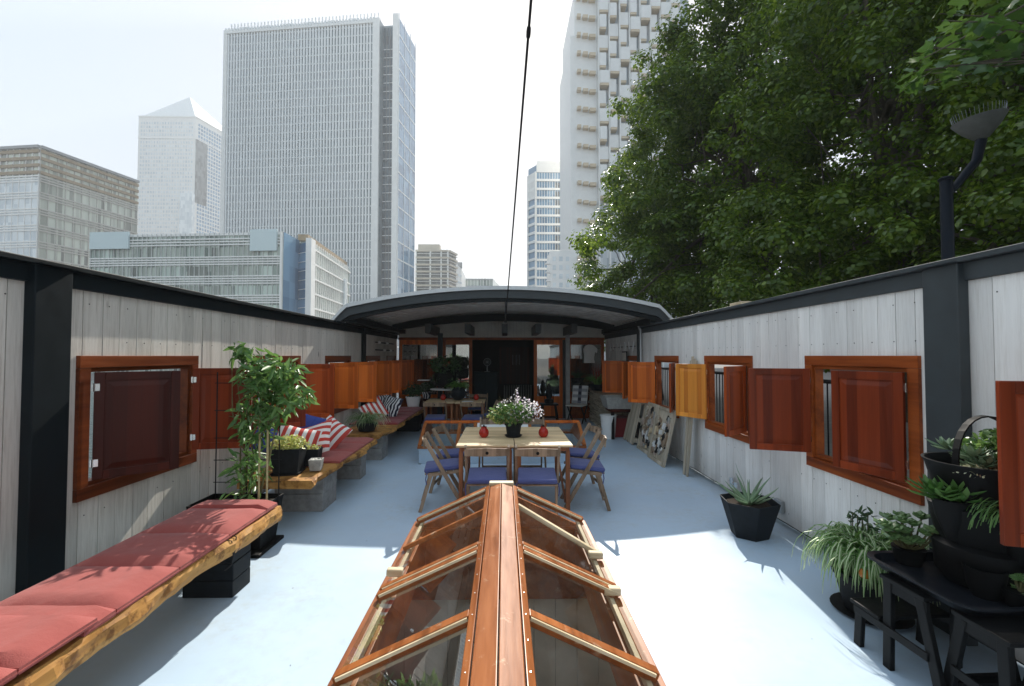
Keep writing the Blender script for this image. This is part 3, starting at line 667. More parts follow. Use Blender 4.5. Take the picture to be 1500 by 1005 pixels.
litecit=citymat('light_window_glass',(.15,.20,.23),(.30,.36,.39),1.5,3.8,.1,bias=.5)
bronze=plain('bronze_louvres',(.34,.25,.15),.6,var=.25,scale=1,bump=0)

# --- left office block with louvre crown
D=200.;c=at(59,213,Y=D);zt=c.z; a=at(-80,214,Y=D*1.03); b=at(202,265,Z=zt)
b1=thing('office_block','brownish glass office block at the left edge with bronze louvred crown','office building',(c.x,c.y,GZ))
browng=citymat('bronze_glass',(.08,.08,.065),(.62,.66,.57),1.6,7.2,.12,bias=.45,z0=zt-13.6)
prismatic(b1,[V2(a),V2(c),V2(b),(b.x-40,b.y+10),(a.x,a.y+45)],zt-.3,browng)
for F,sp,nm in ((Face(b1,a,c,zt),whitec,paleg),(Face(b1,c,b,zt),plain('shaded_side_cladding',(.52,.50,.46),.5,var=.1,scale=.5,bump=0),None)):  # light painted in: paler glass and cladding in front, darker on the side
    n=int((F.H-12)/7.2)
    if nm: F.mb().box(0,F.L,0.01,.15,0,F.H-14).build('glass_front',nm,b1)
    for j in range(n):
        for dz in (0,1.15,2.3): bands(F,'spandrel',[F.H-16-j*7.2+dz],.55,.5,sp)
    for j in range(4): bands(F,'louvre',[F.H-12.5+j*3.1],1.3,.7,bronze)
    bands(F,'cornice',[F.H-1.2],1.2,1.1,greyc)
    fins(F,'mullion',[i*3.2 for i in range(int(F.L/3.2)+1)],.22,.4,sp)
# --- pyramid topped tower
D=470.;a=at(203,169,Y=D);zt=a.z;c=at(286,169,Z=zt);c=Vector((c.x,D,zt));b=Vector((c.x+14,D+62,zt))
b2=thing('pyramid_tower','tall pale stone tower with a pyramid roof far behind the offices','skyscraper',(c.x,c.y,GZ))
bl=Vector((a.x+14,D+62,0))
w2=prismatic(b2,[V2(a),V2(c),V2(b),V2(bl)],zt,stone,'wall')
l=b2.location; mx=(a.x+b.x)/2-6; my=(D+b.y)/2; ap=at(275,142,Y=my).z
MB().add([(a.x-l.x+2,a.y-l.y+2,zt-l.z),(c.x-l.x-2,c.y-l.y+2,zt-l.z),(b.x-l.x-2,b.y-l.y-2,zt-l.z),(bl.x-l.x+2,bl.y-l.y-2,zt-l.z),(mx-l.x,my-l.y,ap-l.z)],[(0,1,4),(1,2,4),(2,3,4),(3,0,4)]).build('pyramid_roof',whitec,b2)
F=Face(b2,a,c,zt); windows(F,'window',2.5,2.72,1.5,20,F.H-133,4.0,2.2,32,.25,paleg,100)
Fr=Face(b2,c,b,zt); windows(Fr,'window',3,3.2,2.0,18,Fr.H-133,4.0,2.6,32,.25,blueg,0)
for F_ in (F,Fr): bands(F_,'string_course',[F_.H-1.6,F_.H-24],.9,.8,whitec)
Fr.mb().box(0,14,-6,.4,F.H-90,F.H-24).build('dark_corner_recess',darkg,b2)
F.mb().box(F.L-12,F.L+.5,.2,4,0,F.H-82).build('glass_annex',paleg,b2)
# --- big slab tower with vertical fins
D=205.;a=at(331,37,Y=D+6);zt=a.z;c=at(584,17,Z=zt);b=at(608,62,Z=zt)
b3=thing('slab_tower','huge pale glass tower with close vertical fins and notched right corner','skyscraper',(c.x,c.y,GZ))
u=(c-a).normalized(); q=c-u*8.6; q2=c-u*2.4
vb=(b-c).normalized()
prismatic(b3,[V2(a),V2(q),V2(q+vb*4),V2(q2+vb*4),V2(q2),V2(c),V2(b),V2(b-u*78),V2(a+vb*24)],zt-3,litecit)
F=Face(b3,a,q,zt)
fw=plain('silver_fins',(.82,.84,.84),.4,0,var=.05,scale=.2,bump=0)
fins(F,'fin',[.5+i*(F.L-3.4)/50 for i in range(51)],.72,.75,fw,v1=F.H-2)
bands(F,'spandrel',[F.H-6-i*3.9 for i in range(38)],.5,.3,fw)
F.mb().box(F.L-2.9,F.L,.02,1.0,0,F.H-2.6).build('corner_pier',whitec,b3)
F.mb().box(-.4,1.4,.02,1.0,0,F.H-3).build('corner_pier',whitec,b3)
F.mb().box(2.5,F.L,-.6,.1,F.H-3,F.H-2.2).build('roof_rail',whitec,b3)
fins(F,'roof_fin',[3+i*1.65 for i in range(44)],.45,.5,fw,v0=F.H-3,v1=F.H)
F.mb().box(0,F.L-2.9,.1,1.1,F.H-4.8,F.H-3.6).build('cornice',whitec,b3)
Fn=Face(b3,q2,c,zt-1.2); Fn.mb().box(0,Fn.L,.02,.8,0,Fn.H).build('corner_pier',whitec,b3)
Fm=Face(b3,q+vb*4,q2+vb*4,zt-4); Fm.mb().box(0,Fm.L,.02,.12,0,Fm.H).build('recessed_glass',citymat('recess_glass',(.01,.025,.04),(.06,.11,.15),1.5,3.9,.06),b3)
fins(Fm,'recess_mullion',[Fm.L*k/4 for k in (1,2,3)],.18,.35,greyc); bands(Fm,'recess_spandrel',[i*3.9 for i in range(38)],.35,.3,fw)
Fr=Face(b3,c,b,zt-.5); Fr.mb().box(.4,Fr.L,.02,.14,0,Fr.H-2).build('side_glass',blueg,b3)  # blue of the reflected sky is put into the glass colour
bands(Fr,'side_spandrel',[i*7.8 for i in range(20)],.7,.3,fw); fins(Fr,'side_mullion',[Fr.L*k/3 for k in range(4)],.3,.35,fw)
# --- nearer glass midrise
D=112.;a=at(134,345,Y=D+2);zt=a.z;c=at(415,340,Z=zt);c=Vector((c.x,D-2,zt));
b4=thing('glass_midrise','wide green tinted glass office building just beyond the left wall','office building',(c.x,c.y,GZ))
r0=at(437,342,Z=zt);r0=Vector((r0.x,D+4,zt)); rr=at(512,390,Z=zt+.5); rr=Vector((rr.x,rr.y,zt))
e0=Vector((c.x+.2,D+6,zt))
greeng4=citymat('green_office_glass',(.07,.12,.10),(.55,.65,.58),1.33,4.7,.1,bias=.5,z0=zt-1.6); officew=citymat('office_window_glass',(.03,.045,.04),(.42,.48,.42),1.33,4.7,.08,bias=.5,z0=zt-1.6)
prismatic(b4,[V2(a),V2(c),V2(e0),V2(r0),V2(rr),(rr.x-30,rr.y+8),(a.x+2,a.y+50)],zt-.6,greeng)
F=Face(b4,a,c,zt)
bays=8; bw=F.L/bays
for j in range(7):
    v=F.H-1.6-j*4.7
    for dz in ((-4.6,-4.0,-3.4,-2.8) if j else (-1.4,-.7,0.)): bands(F,'spandrel',[v+dz+(3.1 if j else 0)],.28,.35,whitec)
for k in range(bays):
    for j in range(7):
        m=F.mb(); v=F.H-1.6-j*4.7
        if j==0: v-=.0
        m.box(k*bw+.5,(k+1)*bw-.5,.03,.09,v-4.2,v-1.9).build('window',officew if (k+j)%4 and 0<k<bays-1 else greeng4,b4)
    for t in range(6): pass
fins(F,'mullion',[i*bw/5 for i in range(bays*5+1)],.12,.32,plain('pale_mullion',(.55,.58,.56),.4,var=.05,bump=0))
for k,(u0,u1,v0) in enumerate(((.3,.21*F.L,3.6),(.84*F.L,.975*F.L,4.6))): F.mb().box(u0,u1,.3,.8,F.H-v0,F.H+.6).build('corner_glass_box',plain('sky_reflection_glass',(.60,.72,.74),.15,var=.06,bump=0) if k==0 else bpy.data.materials['sky_reflection_glass'],b4)  # pale colour stands in for sky reflected in the corner glass
F.mb().box(F.L-.35,F.L,.3,.8,0,F.H).build('corner_post',whitec,b4)
F.mb().box(2,F.L,-.5,.2,F.H-.6,F.H).build('parapet',whitec,b4)
Fe=Face(b4,c,e0,zt); Fe.mb().box(0,Fe.L,.02,.15,0,Fe.H).build('stair_glass',blueg,b4)
Fe=Face(b4,e0,r0,zt); Fe.mb().box(0,Fe.L-.0,.02,.15,0,Fe.H-1).build('stair_glass',blueg,b4); bands(Fe,'stair_band',[i*2.35 for i in range(14)],.15,.3,whitec)
Fr=Face(b4,r0,rr,zt); Fr.mb().box(-.8,2.2,.02,1.4,0,Fr.H).build('service_pier',whitec,b4)
for j in range(8): bands(Fr,'side_spandrel',[Fr.H-2-j*3.9],.45,.45,whitec)
fins(Fr,'side_mullion',[3+i*1.7 for i in range(int((Fr.L-3)/1.7))],.16,.4,whitec)
Fr.mb().box(2,Fr.L-1,-3,-.5,Fr.H,Fr.H+1.6).build('plant_screen',bronze,b4)
Fr.mb().box(Fr.L-8,Fr.L-5.5,.1,.8,0,Fr.H-5).build('pale_glass_strip',paleg,b4)
# rooftop lumps (domed plant) on the midrise
for px in ():
    p=at(px,338,Y=D+10); MB().ball((p.x-c.x,p.y-c.y,zt-GZ+.2),2.8,sz=(2.6,1,.4)).build('plant_dome',whitec,b4,smooth=True)
# --- building with open decks beside the big tower
D=235.;a=at(609,366,Y=D);zt=a.z;c=at(657,368,Y=D);b=at(662,372,Z=zt);c.z=zt
b5=thing('banded_block','low beige banded office block right of the big tower','office building',(c.x,c.y,GZ))
bb_=Vector((c.x+3,D+9,0)); prismatic(b5,[V2(a),V2(c),V2(bb_),(a.x,D+30)],zt,darkg)
F=Face(b5,a,c,zt); Fr=Face(b5,c,bb_,zt)
for G in (F,Fr):
    bands(G,'floor_slab',[G.H-1-i*3.6 for i in range(14)],.9,1.0,plain('beige_slab',(.62,.56,.47),.7,var=.1,scale=.5,bump=0) if G is F else bpy.data.materials['beige_slab'])
    bands(G,'rail',[G.H-2.2-i*3.6 for i in range(14)],.2,1.1,whitec)
fins(F,'column',[0.3,F.L*.45,F.L*.78,F.L-.3],.7,.9,whitec)
F.mb().box(1,F.L*.72,-6,-1,F.H,F.H+3.2).build('roof_plant_room',bpy.data.materials['beige_slab'],b5)
a2=at(659,378,Y=250);c2=at(676,391,Y=262)
b6=thing('white_sloping_block','small white block with a sloping roofline behind the canopy','office building',(a2.x,a2.y,GZ))
l=b6.location
MB().add([(0,0,0),(c2.x-a2.x,12,0),(c2.x-a2.x,40,0),(0,40,0),(0,0,a2.z-GZ),(c2.x-a2.x,12,c2.z-GZ-1),(c2.x-a2.x,40,c2.z-GZ-1),(0,40,a2.z-GZ)],[(0,3,2,1),(4,5,6,7),(0,1,5,4),(1,2,6,5),(2,3,7,6),(3,0,4,7)]).build('wall',whitec,b6)
MB().box(c2.x-a2.x-3,c2.x-a2.x+.5,11,12,c2.z-GZ-1,c2.z-GZ+2.5).build('corner_turret',greyc,b6)
F=Face(b6,a2,c2,c2.z-3); bands(F,'window_strip',[F.H-3-i*4 for i in range(8)],1.2,.15,paleg)
a3=at(676,408,Y=300);c3=at(722,408,Y=300)
b7=thing('low_glass_block','low pale green glass block peeking above the canopy edge','office building',(c3.x,c3.y,GZ))
prismatic(b7,[V2(a3),V2(c3),(c3.x+4,330),(a3.x,330)],a3.z,greeng); F=Face(b7,a3,c3,a3.z)
fins(F,'mullion',[i*F.L/10 for i in range(11)],.25,.4,whitec); bands(F,'spandrel',[F.H-1,F.H-5.5,F.H-10],.7,.5,greyc)
# --- blue banded tower right of the cable
D=230.;a=at(786,240,Y=D);zt=a.z;c=at(840,240,Y=D);s_=at(774,252,Y=D+6)
b8=thing('blue_banded_tower','slim blue glass tower with white floor bands right of the cable','skyscraper',(a.x,a.y,GZ))
prismatic(b8,[V2(a),V2(c),(c.x,D+30),(s_.x+1,D+30),V2(s_)],zt-.5,blueg)
F=Face(b8,a,c,zt); FL=Face(b8,s_,a,zt-4)
bands(F,'floor_band',[F.H-4.5-i*4.55 for i in range(22)],1.1,.6,whitec); F.mb().box(0,F.L,.02,.7,F.H-3.4,F.H+1.2).build('crown_band',whitec,b8)
fins(F,'mullion',[i*F.L/14 for i in range(15)],.2,.45,whitec)
windows(F,'dark_window',F.L*.5,1.32,.9,7,F.H-3.2-15*4.55,4.55,2.6,14,.3,darkg,98)
bands(FL,'floor_band',[FL.H-4.5-i*4.55 for i in range(22)],1.3,.6,whitec); fins(FL,'corner_pier',[0.2,FL.L-.3],.7,.8,whitec)
FL.mb().box(0,FL.L,.02,.5,FL.H-13,FL.H).build('crown_panel',stone,b8)
# --- small white stepped block in front
D=150.;a=at(806,380,Y=D);c=at(842,372,Y=D)
b9=thing('stepped_white_block','small white apartment block with stacked balconies behind the tree edge','apartment building',(a.x,a.y,GZ))
prismatic(b9,[V2(a),V2(c),(c.x,D+12),(a.x,D+12)],c.z+1,whitec)
F=Face(b9,a,c,c.z)
for i in range(4): F.mb().box(-1.6+.1*i,.02,-1,.9,F.H-3.5-i*2.9,F.H-3.1-i*2.9).build('balcony',whitec,b9)
windows(F,'window',.8,2.2,1.1,3,F.H-14,2.9,1.5,5,.06,paleg,20)
# --- white cellular tower
D=170.;a=at(836,200,Y=D);zt=at(836,-14,Y=D).z;c=at(1010,200,Y=D);zm=at(836,52,Y=D).z
b10=thing('white_cell_tower','very tall white tower of staggered box balconies behind the tree','skyscraper',(a.x,a.y,GZ))
prismatic(b10,[(a.x+1.6,D),V2(c),(c.x,D+35),(a.x+1.6,D+35)],zt,whitec)
prismatic(b10,[V2(a),(a.x+1.6,D),(a.x+1.6,D+33),(a.x,D+33)],zm,whitec,'lower_flank')
F=Face(b10,a,c,zt); fh=7.1
shade=plain('beige_ledge_and_shade',(.68,.57,.42),.8,var=.1,scale=.5,bump=0)  # beige of the ledges; below balconies it paints their shaded undersides
recess=citymat('recessed_glass',(.40,.45,.49),(.78,.80,.81),1.5,3.5,.1)
for j in range(17):
    v=F.H-2-j*fh
    for i,(u,w) in enumerate(((2.4,1.4),(4.6,1.9),(7.0,2.4))): F.mb().box(u,u+w,.02,1.6,v-2.2-i*.35,v-1.0-i*.35).build('ledge',shade,b10)
F.mb().box(10.6,F.L,.02,.3,0,F.H).build('recessed_glazing',recess,b10)
n=0
for k in range(8):
    u=10.2+k*3.9; st_=(k*.37)%1.0
    F.mb().box(u,u+.45,.3,2.3+.4*(k%3),0,F.H).build('vertical_fin',whitec,b10)
    for j in range(12):
        v=F.H+3-j*fh-st_*fh; dd=2.0+.7*((j+k)%3); sh_=.9*((j+k)%2)
        m=F.mb(); m.box(u+.46,u+2.9+sh_,.3,dd,v-5.2,v-.4); m.build('box_balcony',whitec,b10)
        m=F.mb(); m.box(u+.5,u+2.85+sh_,.32,dd-.06,v-6.1,v-5.22); m.build('balcony_soffit',shade,b10)
# long dark block added behind the trees to darken their gaps
b11=thing('dark_backdrop_block','dark brick block added behind the trees to darken their gaps','building',(40,30,-.35))
MB().box(0,14,-30,45,0,13).build('wall',plain('dark_brick',(.10,.06,.045),.9,var=.3,scale=2),b11)
for j in range(3):
    for i in range(12): MB().box(-.05,.0,-27+i*5.6,-25+i*5.6,1.5+j*4,3.8+j*4).build('window',darkg,b11)

hz=bpy.data.materials.new('city_haze'); hz.use_nodes=True; hz.node_tree.nodes.remove(hz.node_tree.nodes['Principled BSDF'])
pv=hz.node_tree.nodes.new('ShaderNodeVolumePrincipled'); pv.inputs['Color'].default_value=(.93,.96,1,1); pv.inputs['Density'].default_value=.0008; pv.inputs['Anisotropy'].default_value=.1
hz.node_tree.links.new(pv.outputs[0],hz.node_tree.nodes['Material Output'].inputs['Volume'])
tag(MB().box(-710,710,-610,710,-3.7,300).build('haze',hz),kind='stuff',label='pale summer haze filling the air between the towers',cat='haze')

# ================================================================ TREES
def tree(loc,crown,label,seed,nclu,per,leaf=.15,trunk=.22,tpl=LEAF,clr=.62):
    """crown: list of (centre, radii) ellipsoids in world coordinates"""
    root=thing('broadleaf_tree',label,'tree',loc,group='trees along the quay beyond the right wall')
    L=Vector(loc); g=random.Random(seed); mb=MB(); cl=[]
    tot=sum(r[0]*r[1]*r[2] for _,r in crown)
    for k,(c,r) in enumerate(crown):
        cl+=list(ellipsoid_pts(c,r,int(nclu*r[0]*r[1]*r[2]/tot)+4,seed*7+k,.35))
    top=Vector(crown[0][0]); mid=L+(top-L)*.45
    def limb(p,q,r0,r1,n=6,w=.25):
        pts=[p.lerp(q,i/n)+Vector((g.uniform(-w,w),g.uniform(-w,w),g.uniform(-w,w)*.6))*(0 if i in(0,n) else 1) for i in range(n+1)]
        mb.tube([x-L for x in pts],[r0+(r1-r0)*i/n for i in range(n+1)],7); return pts
    tp=limb(L,top+Vector((0,0,crown[0][1][2]*.5)),trunk,trunk*.25,9,.18)
    for i in range(26):
        s=tp[g.randint(2,8)]; e=Vector(cl[g.randrange(len(cl))])
        b=limb(s,e,trunk*.36,.02,6,.22)
        for j in range(3): limb(b[g.randint(2,4)],Vector(cl[g.randrange(len(cl))]).lerp(b[4],.45),.035,.008,4,.12)
    mb.build('trunk',M['bark'],root,smooth=True)
    cl=np.array(cl); gg=np.random.default_rng(seed); N=len(cl)*per
    idx=np.repeat(np.arange(len(cl)),per); sp=gg.normal(size=(N,3)); sp/=np.linalg.norm(sp,axis=1)[:,None]
    rr=(gg.uniform(0,1,N)**.45)[:,None]*clr*gg.uniform(.6,1.25,len(cl))[idx][:,None]
    P=cl[idx]+sp*rr*np.array((1,1,.62))-np.array(loc)
    leaf_cloud('crown',tpl,P,leaf,M['leafT'],root,seed,.75,droop=.35)
    return root
tree((8.6,15.5,-.35),[((7.9,15.5,8.0),(4.3,3.6,5.6)),((5.6,15,5.0),(3.1,3,2.4)),((9.6,16,12.5),(3.6,3.4,3.6)),((7.2,15.5,11.6),(2.5,2.4,2.5))],'tall tree whose leafy edge meets the white tower in the sky',11,620,150,.12,.24,clr=.6)
tree((7.2,21,-.35),[((7.0,21,6.2),(3.7,3.6,4.2)),((5.4,21.5,3.4),(2.6,2.4,1.9)),((9,22,11),(3.6,3.5,4))],'farther tree low behind the canopy corner',12,420,110,.13,.22)
tree((8.8,9.5,-.35),[((8.0,9.5,6.6),(3.5,3.4,4.6)),((7.2,9.7,3.4),(2.6,3.0,2.2)),((10.5,10,10.5),(4,3,3))],'dense tree in the middle of the quay row',13,620,140,.095,.22,clr=.52)
tree((12.5,14,-.35),[((12.5,14,7),(4.0,4,6.2)),((14,14,13),(4,4,4))],'dark tree standing behind the front row of trees',14,340,100,.15,.24)
tree((8.4,5.4,-.35),[((8.3,5.3,6.0),(2.9,2.7,3.8)),((7.2,5.8,3.4),(2.0,2.3,1.6))],'tree closest to the street lamp on the right',15,560,130,.075,.2,clr=.42)
tree((13.5,7.5,-.35),[((13.5,7.5,6.5),(4,4,6.5))],'tree half hidden at the back right of the quay',16,240,80,.18,.24)
tree((13,22,-.35),[((12.5,22,8),(4.5,4,8))],'far tree filling the gap behind the quay row',17,220,80,.2,.24)
# near maple bough at the top right corner
mp=thing('maple_tree','near maple bough of big bright leaves at the top right corner','tree',(6.8,2.7,-.35))
L=Vector((6.8,2.7,-.35)); mb=MB()
mb.tube([Vector(p)-L for p in ((6.8,2.7,-.35),(6.75,2.72,2),(6.6,2.9,3.6),(6.3,3.1,4.6),(5.9,3.3,5.3))],[.14,.12,.09,.07,.03],8)
g=random.Random(5); tips=[]
for i in range(44):
    s=Vector((6.75-.0*i,2.75,2.6)).lerp(Vector((6.0,3.2,5.2)),g.random())
    px,py=g.choice([(g.uniform(1330,1500),g.uniform(-60,110)),(g.uniform(1500,1600),g.uniform(40,250)),(g.uniform(1320,1400),g.uniform(60,140))])
    e=at(px,py,Y=g.uniform(2.9,4.0)); m_=s.lerp(e,.5)+Vector((0,0,.18))
    mb.tube([x-L for x in (s,m_,e)],[.018,.011,.004],6); tips+=[(m_.lerp(e,t)-L,(e-s).normalized()) for t in (.2,.35,.5,.65,.8,.92,1.0)]
mb.build('trunk',M['bark'],mp,smooth=True)
P=[];O=[]
for p,d in tips:
    for k in range(2): P.append(p+Vector((g.uniform(-.09,.09),g.uniform(-.09,.09),g.uniform(-.07,.04)))); O.append(d*.6+Vector((0,0,-.3)))
leaf_cloud('crown',MAPLE,P,.105,M['leafB'],mp,3,1.2,out=O,droop=.2)

# ================================================================ STREET LAMP
p=at(1386,262,Y=4.5)
lp=thing('street_lamp','dark blue street lamp with upturned grey bowl beyond the right wall','street lamp',(p.x,4.5,-.35))
navyp=plain('navy_lamp_paint',(.008,.013,.022),.35,.2,var=.2)
zp=p.z+.35
MB().tube([(0,0,0),(0,0,zp)],.052,14).lathe([(.06,zp-.02),(.066,zp),(.05,zp+.015),(.01,zp+.025)]).build('pole',navyp,lp,smooth=True)
h=at(1438,204,Y=4.42)-Vector((p.x,4.5,-.35)); e=at(1412,258,Y=4.5)-Vector((p.x,4.5,-.35))
MB().tube([(0,.0,zp-.16),(.08,0,zp-.1),e,Vector((h.x-.015,-.04,(e.z+h.z)/2-.03)),h],[.035,.035,.04,.042,.045],10).build('arm',navyp,lp,smooth=True)
pr=[(.05,0),(.085,.015),(.20,.14),(.285,.27),(.295,.29),(.28,.295),(.10,.20),(.02,.19)]
sh=MB(); sh.M=Matrix.Translation(h)@Matrix.Rotation(R(-6),4,'Y')@Matrix.Scale(.70,4); sh.lathe(pr,n=28).build('lamp_shade',M['lamp'],lp,smooth=True)
sp=MB(); sp.M=sh.M
for k in range(40): a=k*.157; sp.tube([(.27*math.cos(a),.27*math.sin(a),.29),(.29*math.cos(a),.29*math.sin(a),.41)],.0018,4)
sp.build('bird_spikes',M['steel'],lp)
# railing on the quay, seen through the open shutters
rl=thing('quay_railing','black railing on the quay seen through the open right shutters','railing',(3.75,-1,-.35))
m=MB(); m.tube([(0,0,1.75),(0,16,1.75)],.025,8).tube([(0,0,.25),(0,16,.25)],.018,8); m.build('rail',M['iron'],rl)
for i in range(9): MB().box(-.03,.03,2*i-.03,2*i+.03,0,1.8).build('post',M['iron'],rl)
m=MB()
for i in range(145): m.tube([(0,.11*i+.06,.25),(0,.11*i+.06,1.75)],.009,5)
tag(m.build('bar',M['iron'],rl),kind='stuff')

# ================================================================ FURNITURE
def make_chair(label,group):
    t=thing('folding_chair',label,'chair',group=group)
    for sx in (-1,1):
        x=sx*.215
        MB().beam((x,-.23,.80),(x,.23,.0),.024,.042,(0,1,.6)).build('back_stile',M['chair'],t,bevel=.004)
        MB().beam((x*.87,-.15,.42),(x*.87,-.27,.0),.022,.038,(0,-1,.3)).build('rear_leg',M['chair'],t,bevel=.004)
        MB().beam((x*.87,-.19,.395),(x*.87,.2,.435),.02,.03).build('seat_rail',M['chair'],t,bevel=.003)
    SM=Matrix.Rotation(R(5.5),4,'X')@Matrix.Translation((0,0,-.02))
    s=MB(); s.M=SM
    for k in range(5): s.box(-.20,.20,-.18+k*.078,-.18+k*.078+.07,.44,.455)
    s.build('seat',M['chair'],t,bevel=.003)
    b=MB(); n=10   # curved top slat
    for i in range(n):
        x0=-.227+.454*i/n;x1=-.227+.454*(i+1)/n; f=lambda x:-.225-.03*(1-(x/.227)**2)
        b.add([(x0,f(x0),.70),(x1,f(x1),.70),(x1,f(x1)-.008,.785-.012*abs(x1)/.2),(x0,f(x0)-.008,.785-.012*abs(x0)/.2),(x0,f(x0)+.014,.70),(x1,f(x1)+.014,.70),(x1,f(x1)+.006,.785-.012*abs(x1)/.2),(x0,f(x0)+.006,.785-.012*abs(x0)/.2)],
          [(0,1,2,3),(7,6,5,4),(3,2,6,7),(1,0,4,5)]+([(0,3,7,4)] if i==0 else [])+([(1,5,6,2)] if i==n-1 else []))
    b.build('backrest',M['chair'],t)
    MB().tube([(0,-.262,.735),(0,-.240,.735)],.016,12).build('finger_hole',M['blackw'],t)
    MB().beam((-.18,-.25,.09),(.18,-.25,.09),.02,.03).build('stretcher',M['chair'],t,bevel=.003)
    MB().beam((-.20,.17,.10),(.20,.17,.10),.02,.03).build('stretcher',M['chair'],t,bevel=.003)
    c=MB(); c.M=SM; c=c.box(-.198,.198,-.185,.20,.458,.505).build('cushion',M['navy'],t); bv=c.modifiers.new('bevel','BEVEL'); bv.width=.02; bv.segments=4; c.data.polygons.foreach_set('use_smooth',[True]*6)
    for sx in (-1,1): MB().tube([(sx*.18,-.175,.43),(sx*.21,-.20,.42),(sx*.22,-.21,.36),(sx*.21,-.2,.30)],.006,5).build('tie',M['navy'],c)
    return t
ch=make_chair('weathered folding chair left of centre at the near side of the long table','folding chairs round the dining tables')
G='folding chairs round the dining tables'
ch.location=(-.17,4.80,0); ch.rotation_euler=(0,0,R(1))
dup(ch,(.345,4.78,0),R(-2),'folding chair right of centre at the near side of the long table',G)
dup(ch,(-.66,5.22,0),R(-84),'folding chair seen side on at the left near corner of the long table',G)
dup(ch,(-.62,5.85,0),R(-97),'folding chair at the left side of the long table behind the corner chair',G)
dup(ch,(.90,5.22,0),R(86),'folding chair seen side on at the right near corner of the long table',G)
dup(ch,(.95,5.85,0),R(97),'folding chair at the right side of the long table behind the corner chair',G)
dup(ch,(-.12,6.42,0),R(180),'folding chair at the far side of the long table, left of the flower pot',G)
dup(ch,(.36,6.42,0),R(180),'folding chair at the far side of the long table, right of the flower pot',G)
dup(ch,(-1.37,9.25,0),R(2),'left folding chair backing onto the rear skylight at the small back table',G)
dup(ch,(-.62,9.22,0),R(-3),'right folding chair backing onto the rear skylight at the small back table',G)
dup(ch,(-.22,9.55,0),R(60),'folding chair turned side on at the right end of the small back table',G)
dup(ch,(-.62,10.7,0),R(176),'folding chair on the far side of the small back table by the cabin door',G)
def make_table(label,loc,w,d,group):
    t=thing('folding_table',label,'table',loc,group=group); h=.735
    b=MB(); n=9
    for k in range(n): y=-d/2+k*d/n; b.box(-w/2+.0,w/2,y+.0012,y+d/n-.0012,h-.022,h)
    b.build('tabletop',M['tablet'],t,bevel=.002)
    for y in (-d/2+.07,d/2-.07): MB().box(-w/2+.03,w/2-.03,y-.012,y+.012,h-.075,h-.0225).build('apron',M['tableleg'],t,bevel=.002)
    for sx in (-1,1):
        for sy in (-1,1): MB().box(sx*(w/2-.045)-.022,sx*(w/2-.045)+.022,sy*(d/2-.1)-.03,sy*(d/2-.1)+.03,0,h-.0755).build('leg',M['tableleg'],t,bevel=.004)
        MB().beam((sx*(w/2-.07),-d/2+.12,.1),(sx*(w/2-.07),d/2-.12,.62),.018,.045).build('brace',M['tableleg'],t)
    return t
TG='pine folding tables pushed together'
tb=make_table('left half of the long pine dining table behind the big skylight',(-.20,5.56,0),.625,1.27,TG)
dup(tb,(.435,5.56,0),0,'right half of the long pine dining table behind the big skylight',TG)
tb2=make_table('left pine table of the pair at the back near the cabin',(-1.35,9.85,0),.62,.8,TG)
dup(tb2,(-.71,9.85,0),0,'right pine table of the pair at the back near the cabin',TG)
# jars
def make_jar(label,loc):
    t=thing('candle_jar',label,'jar',loc,group='red glass candle jars')
    MB().lathe([(.03,0),(.052,.02),(.06,.05),(.052,.085),(.032,.11),(.034,.125),(.028,.125),(.026,.11)],n=20).build('body',M['ruby'],t,smooth=True)
    MB().lathe([(.012,.11),(.014,.13),(.006,.145)],n=10).build('stopper',M['iron'],t,smooth=True)
    return t
j=make_jar('red glass jar left of the flower pot on the long table',(-.235,5.42,.736))
dup(j,(.47,5.42,.736),0,'red glass jar right of the flower pot on the long table')
dup(j,(-1.32,9.95,.736),0,'small red jar at the left of the back table')
dup(j,(-.60,9.95,.736),0,'small red jar at the right of the back table')
def round_pot(name,label,loc,r,h,mat,taper=.78,rim=.012,saucer=True,n=28,cat='plant pot'):
    t=thing(name,label,cat,loc)
    MB().lathe([(r*taper,.012),(r,h-.03),(r+rim,h-.03),(r+rim,h),(r-.012,h),(r-.015,h-.035),(.001,h-.035)],n=n).build('pot',mat,t,smooth=True)
    if saucer: MB().lathe([(r*.9,0),(r*1.12,.022),(r*1.08,.022),(r*.86,.0115)],n=n).build('saucer',mat,t,smooth=True)
    MB().lathe([(r-.016,h-.034),(r-.02,h-.024),(.001,h-.018)],n=16).build('soil',M['soil'],t)
    return t
fp=round_pot('potted_flowers','dark ribbed pot of white and mauve flowers centred on the long table',(.115,5.45,.736),.095,.17,M['pot'],.8)
leaf_cloud('foliage',LEAF,ellipsoid_pts((-.02,0,.27),(.26,.2,.13),700,3,.2),.045,M['leafP'],fp,2)
g=random.Random(3)
leaf_cloud('blossom',ROUND,np.concatenate([ellipsoid_pts((.14,0,.30),(.24,.2,.12),300,4,.3),ellipsoid_pts((.05,0,.38),(.25,.2,.1),110,14,.5),np.array([(.03+g.uniform(-.02,.02),g.uniform(-.02,.02),.38+.2*k/30) for k in range(30)])]),.025,M['flower'],fp,5)
leaf_cloud('pale_leaves',LEAF,ellipsoid_pts((-.12,0,.25),(.2,.18,.1),300,9,.3),.035,M['leafY'],fp,6)
m=MB(); g=random.Random(3)
for i in range(26):
    a=g.uniform(0,6.28); r_=g.uniform(.05,.22); m.tube([(0,0,.15),(r_*.5*math.cos(a),r_*.5*math.sin(a),.3),(r_*math.cos(a),r_*math.sin(a),.36+g.uniform(0,.14))],.002,4)
m.tube([(0,0,.15),(.02,0,.4),(.03,0,.56)],.003,5); m.build('stems',M['stem'],fp)
bp_=thing('potted_grass','round dark bowl of spiky green plant on the back table','potted plant',(-.98,9.85,.736))
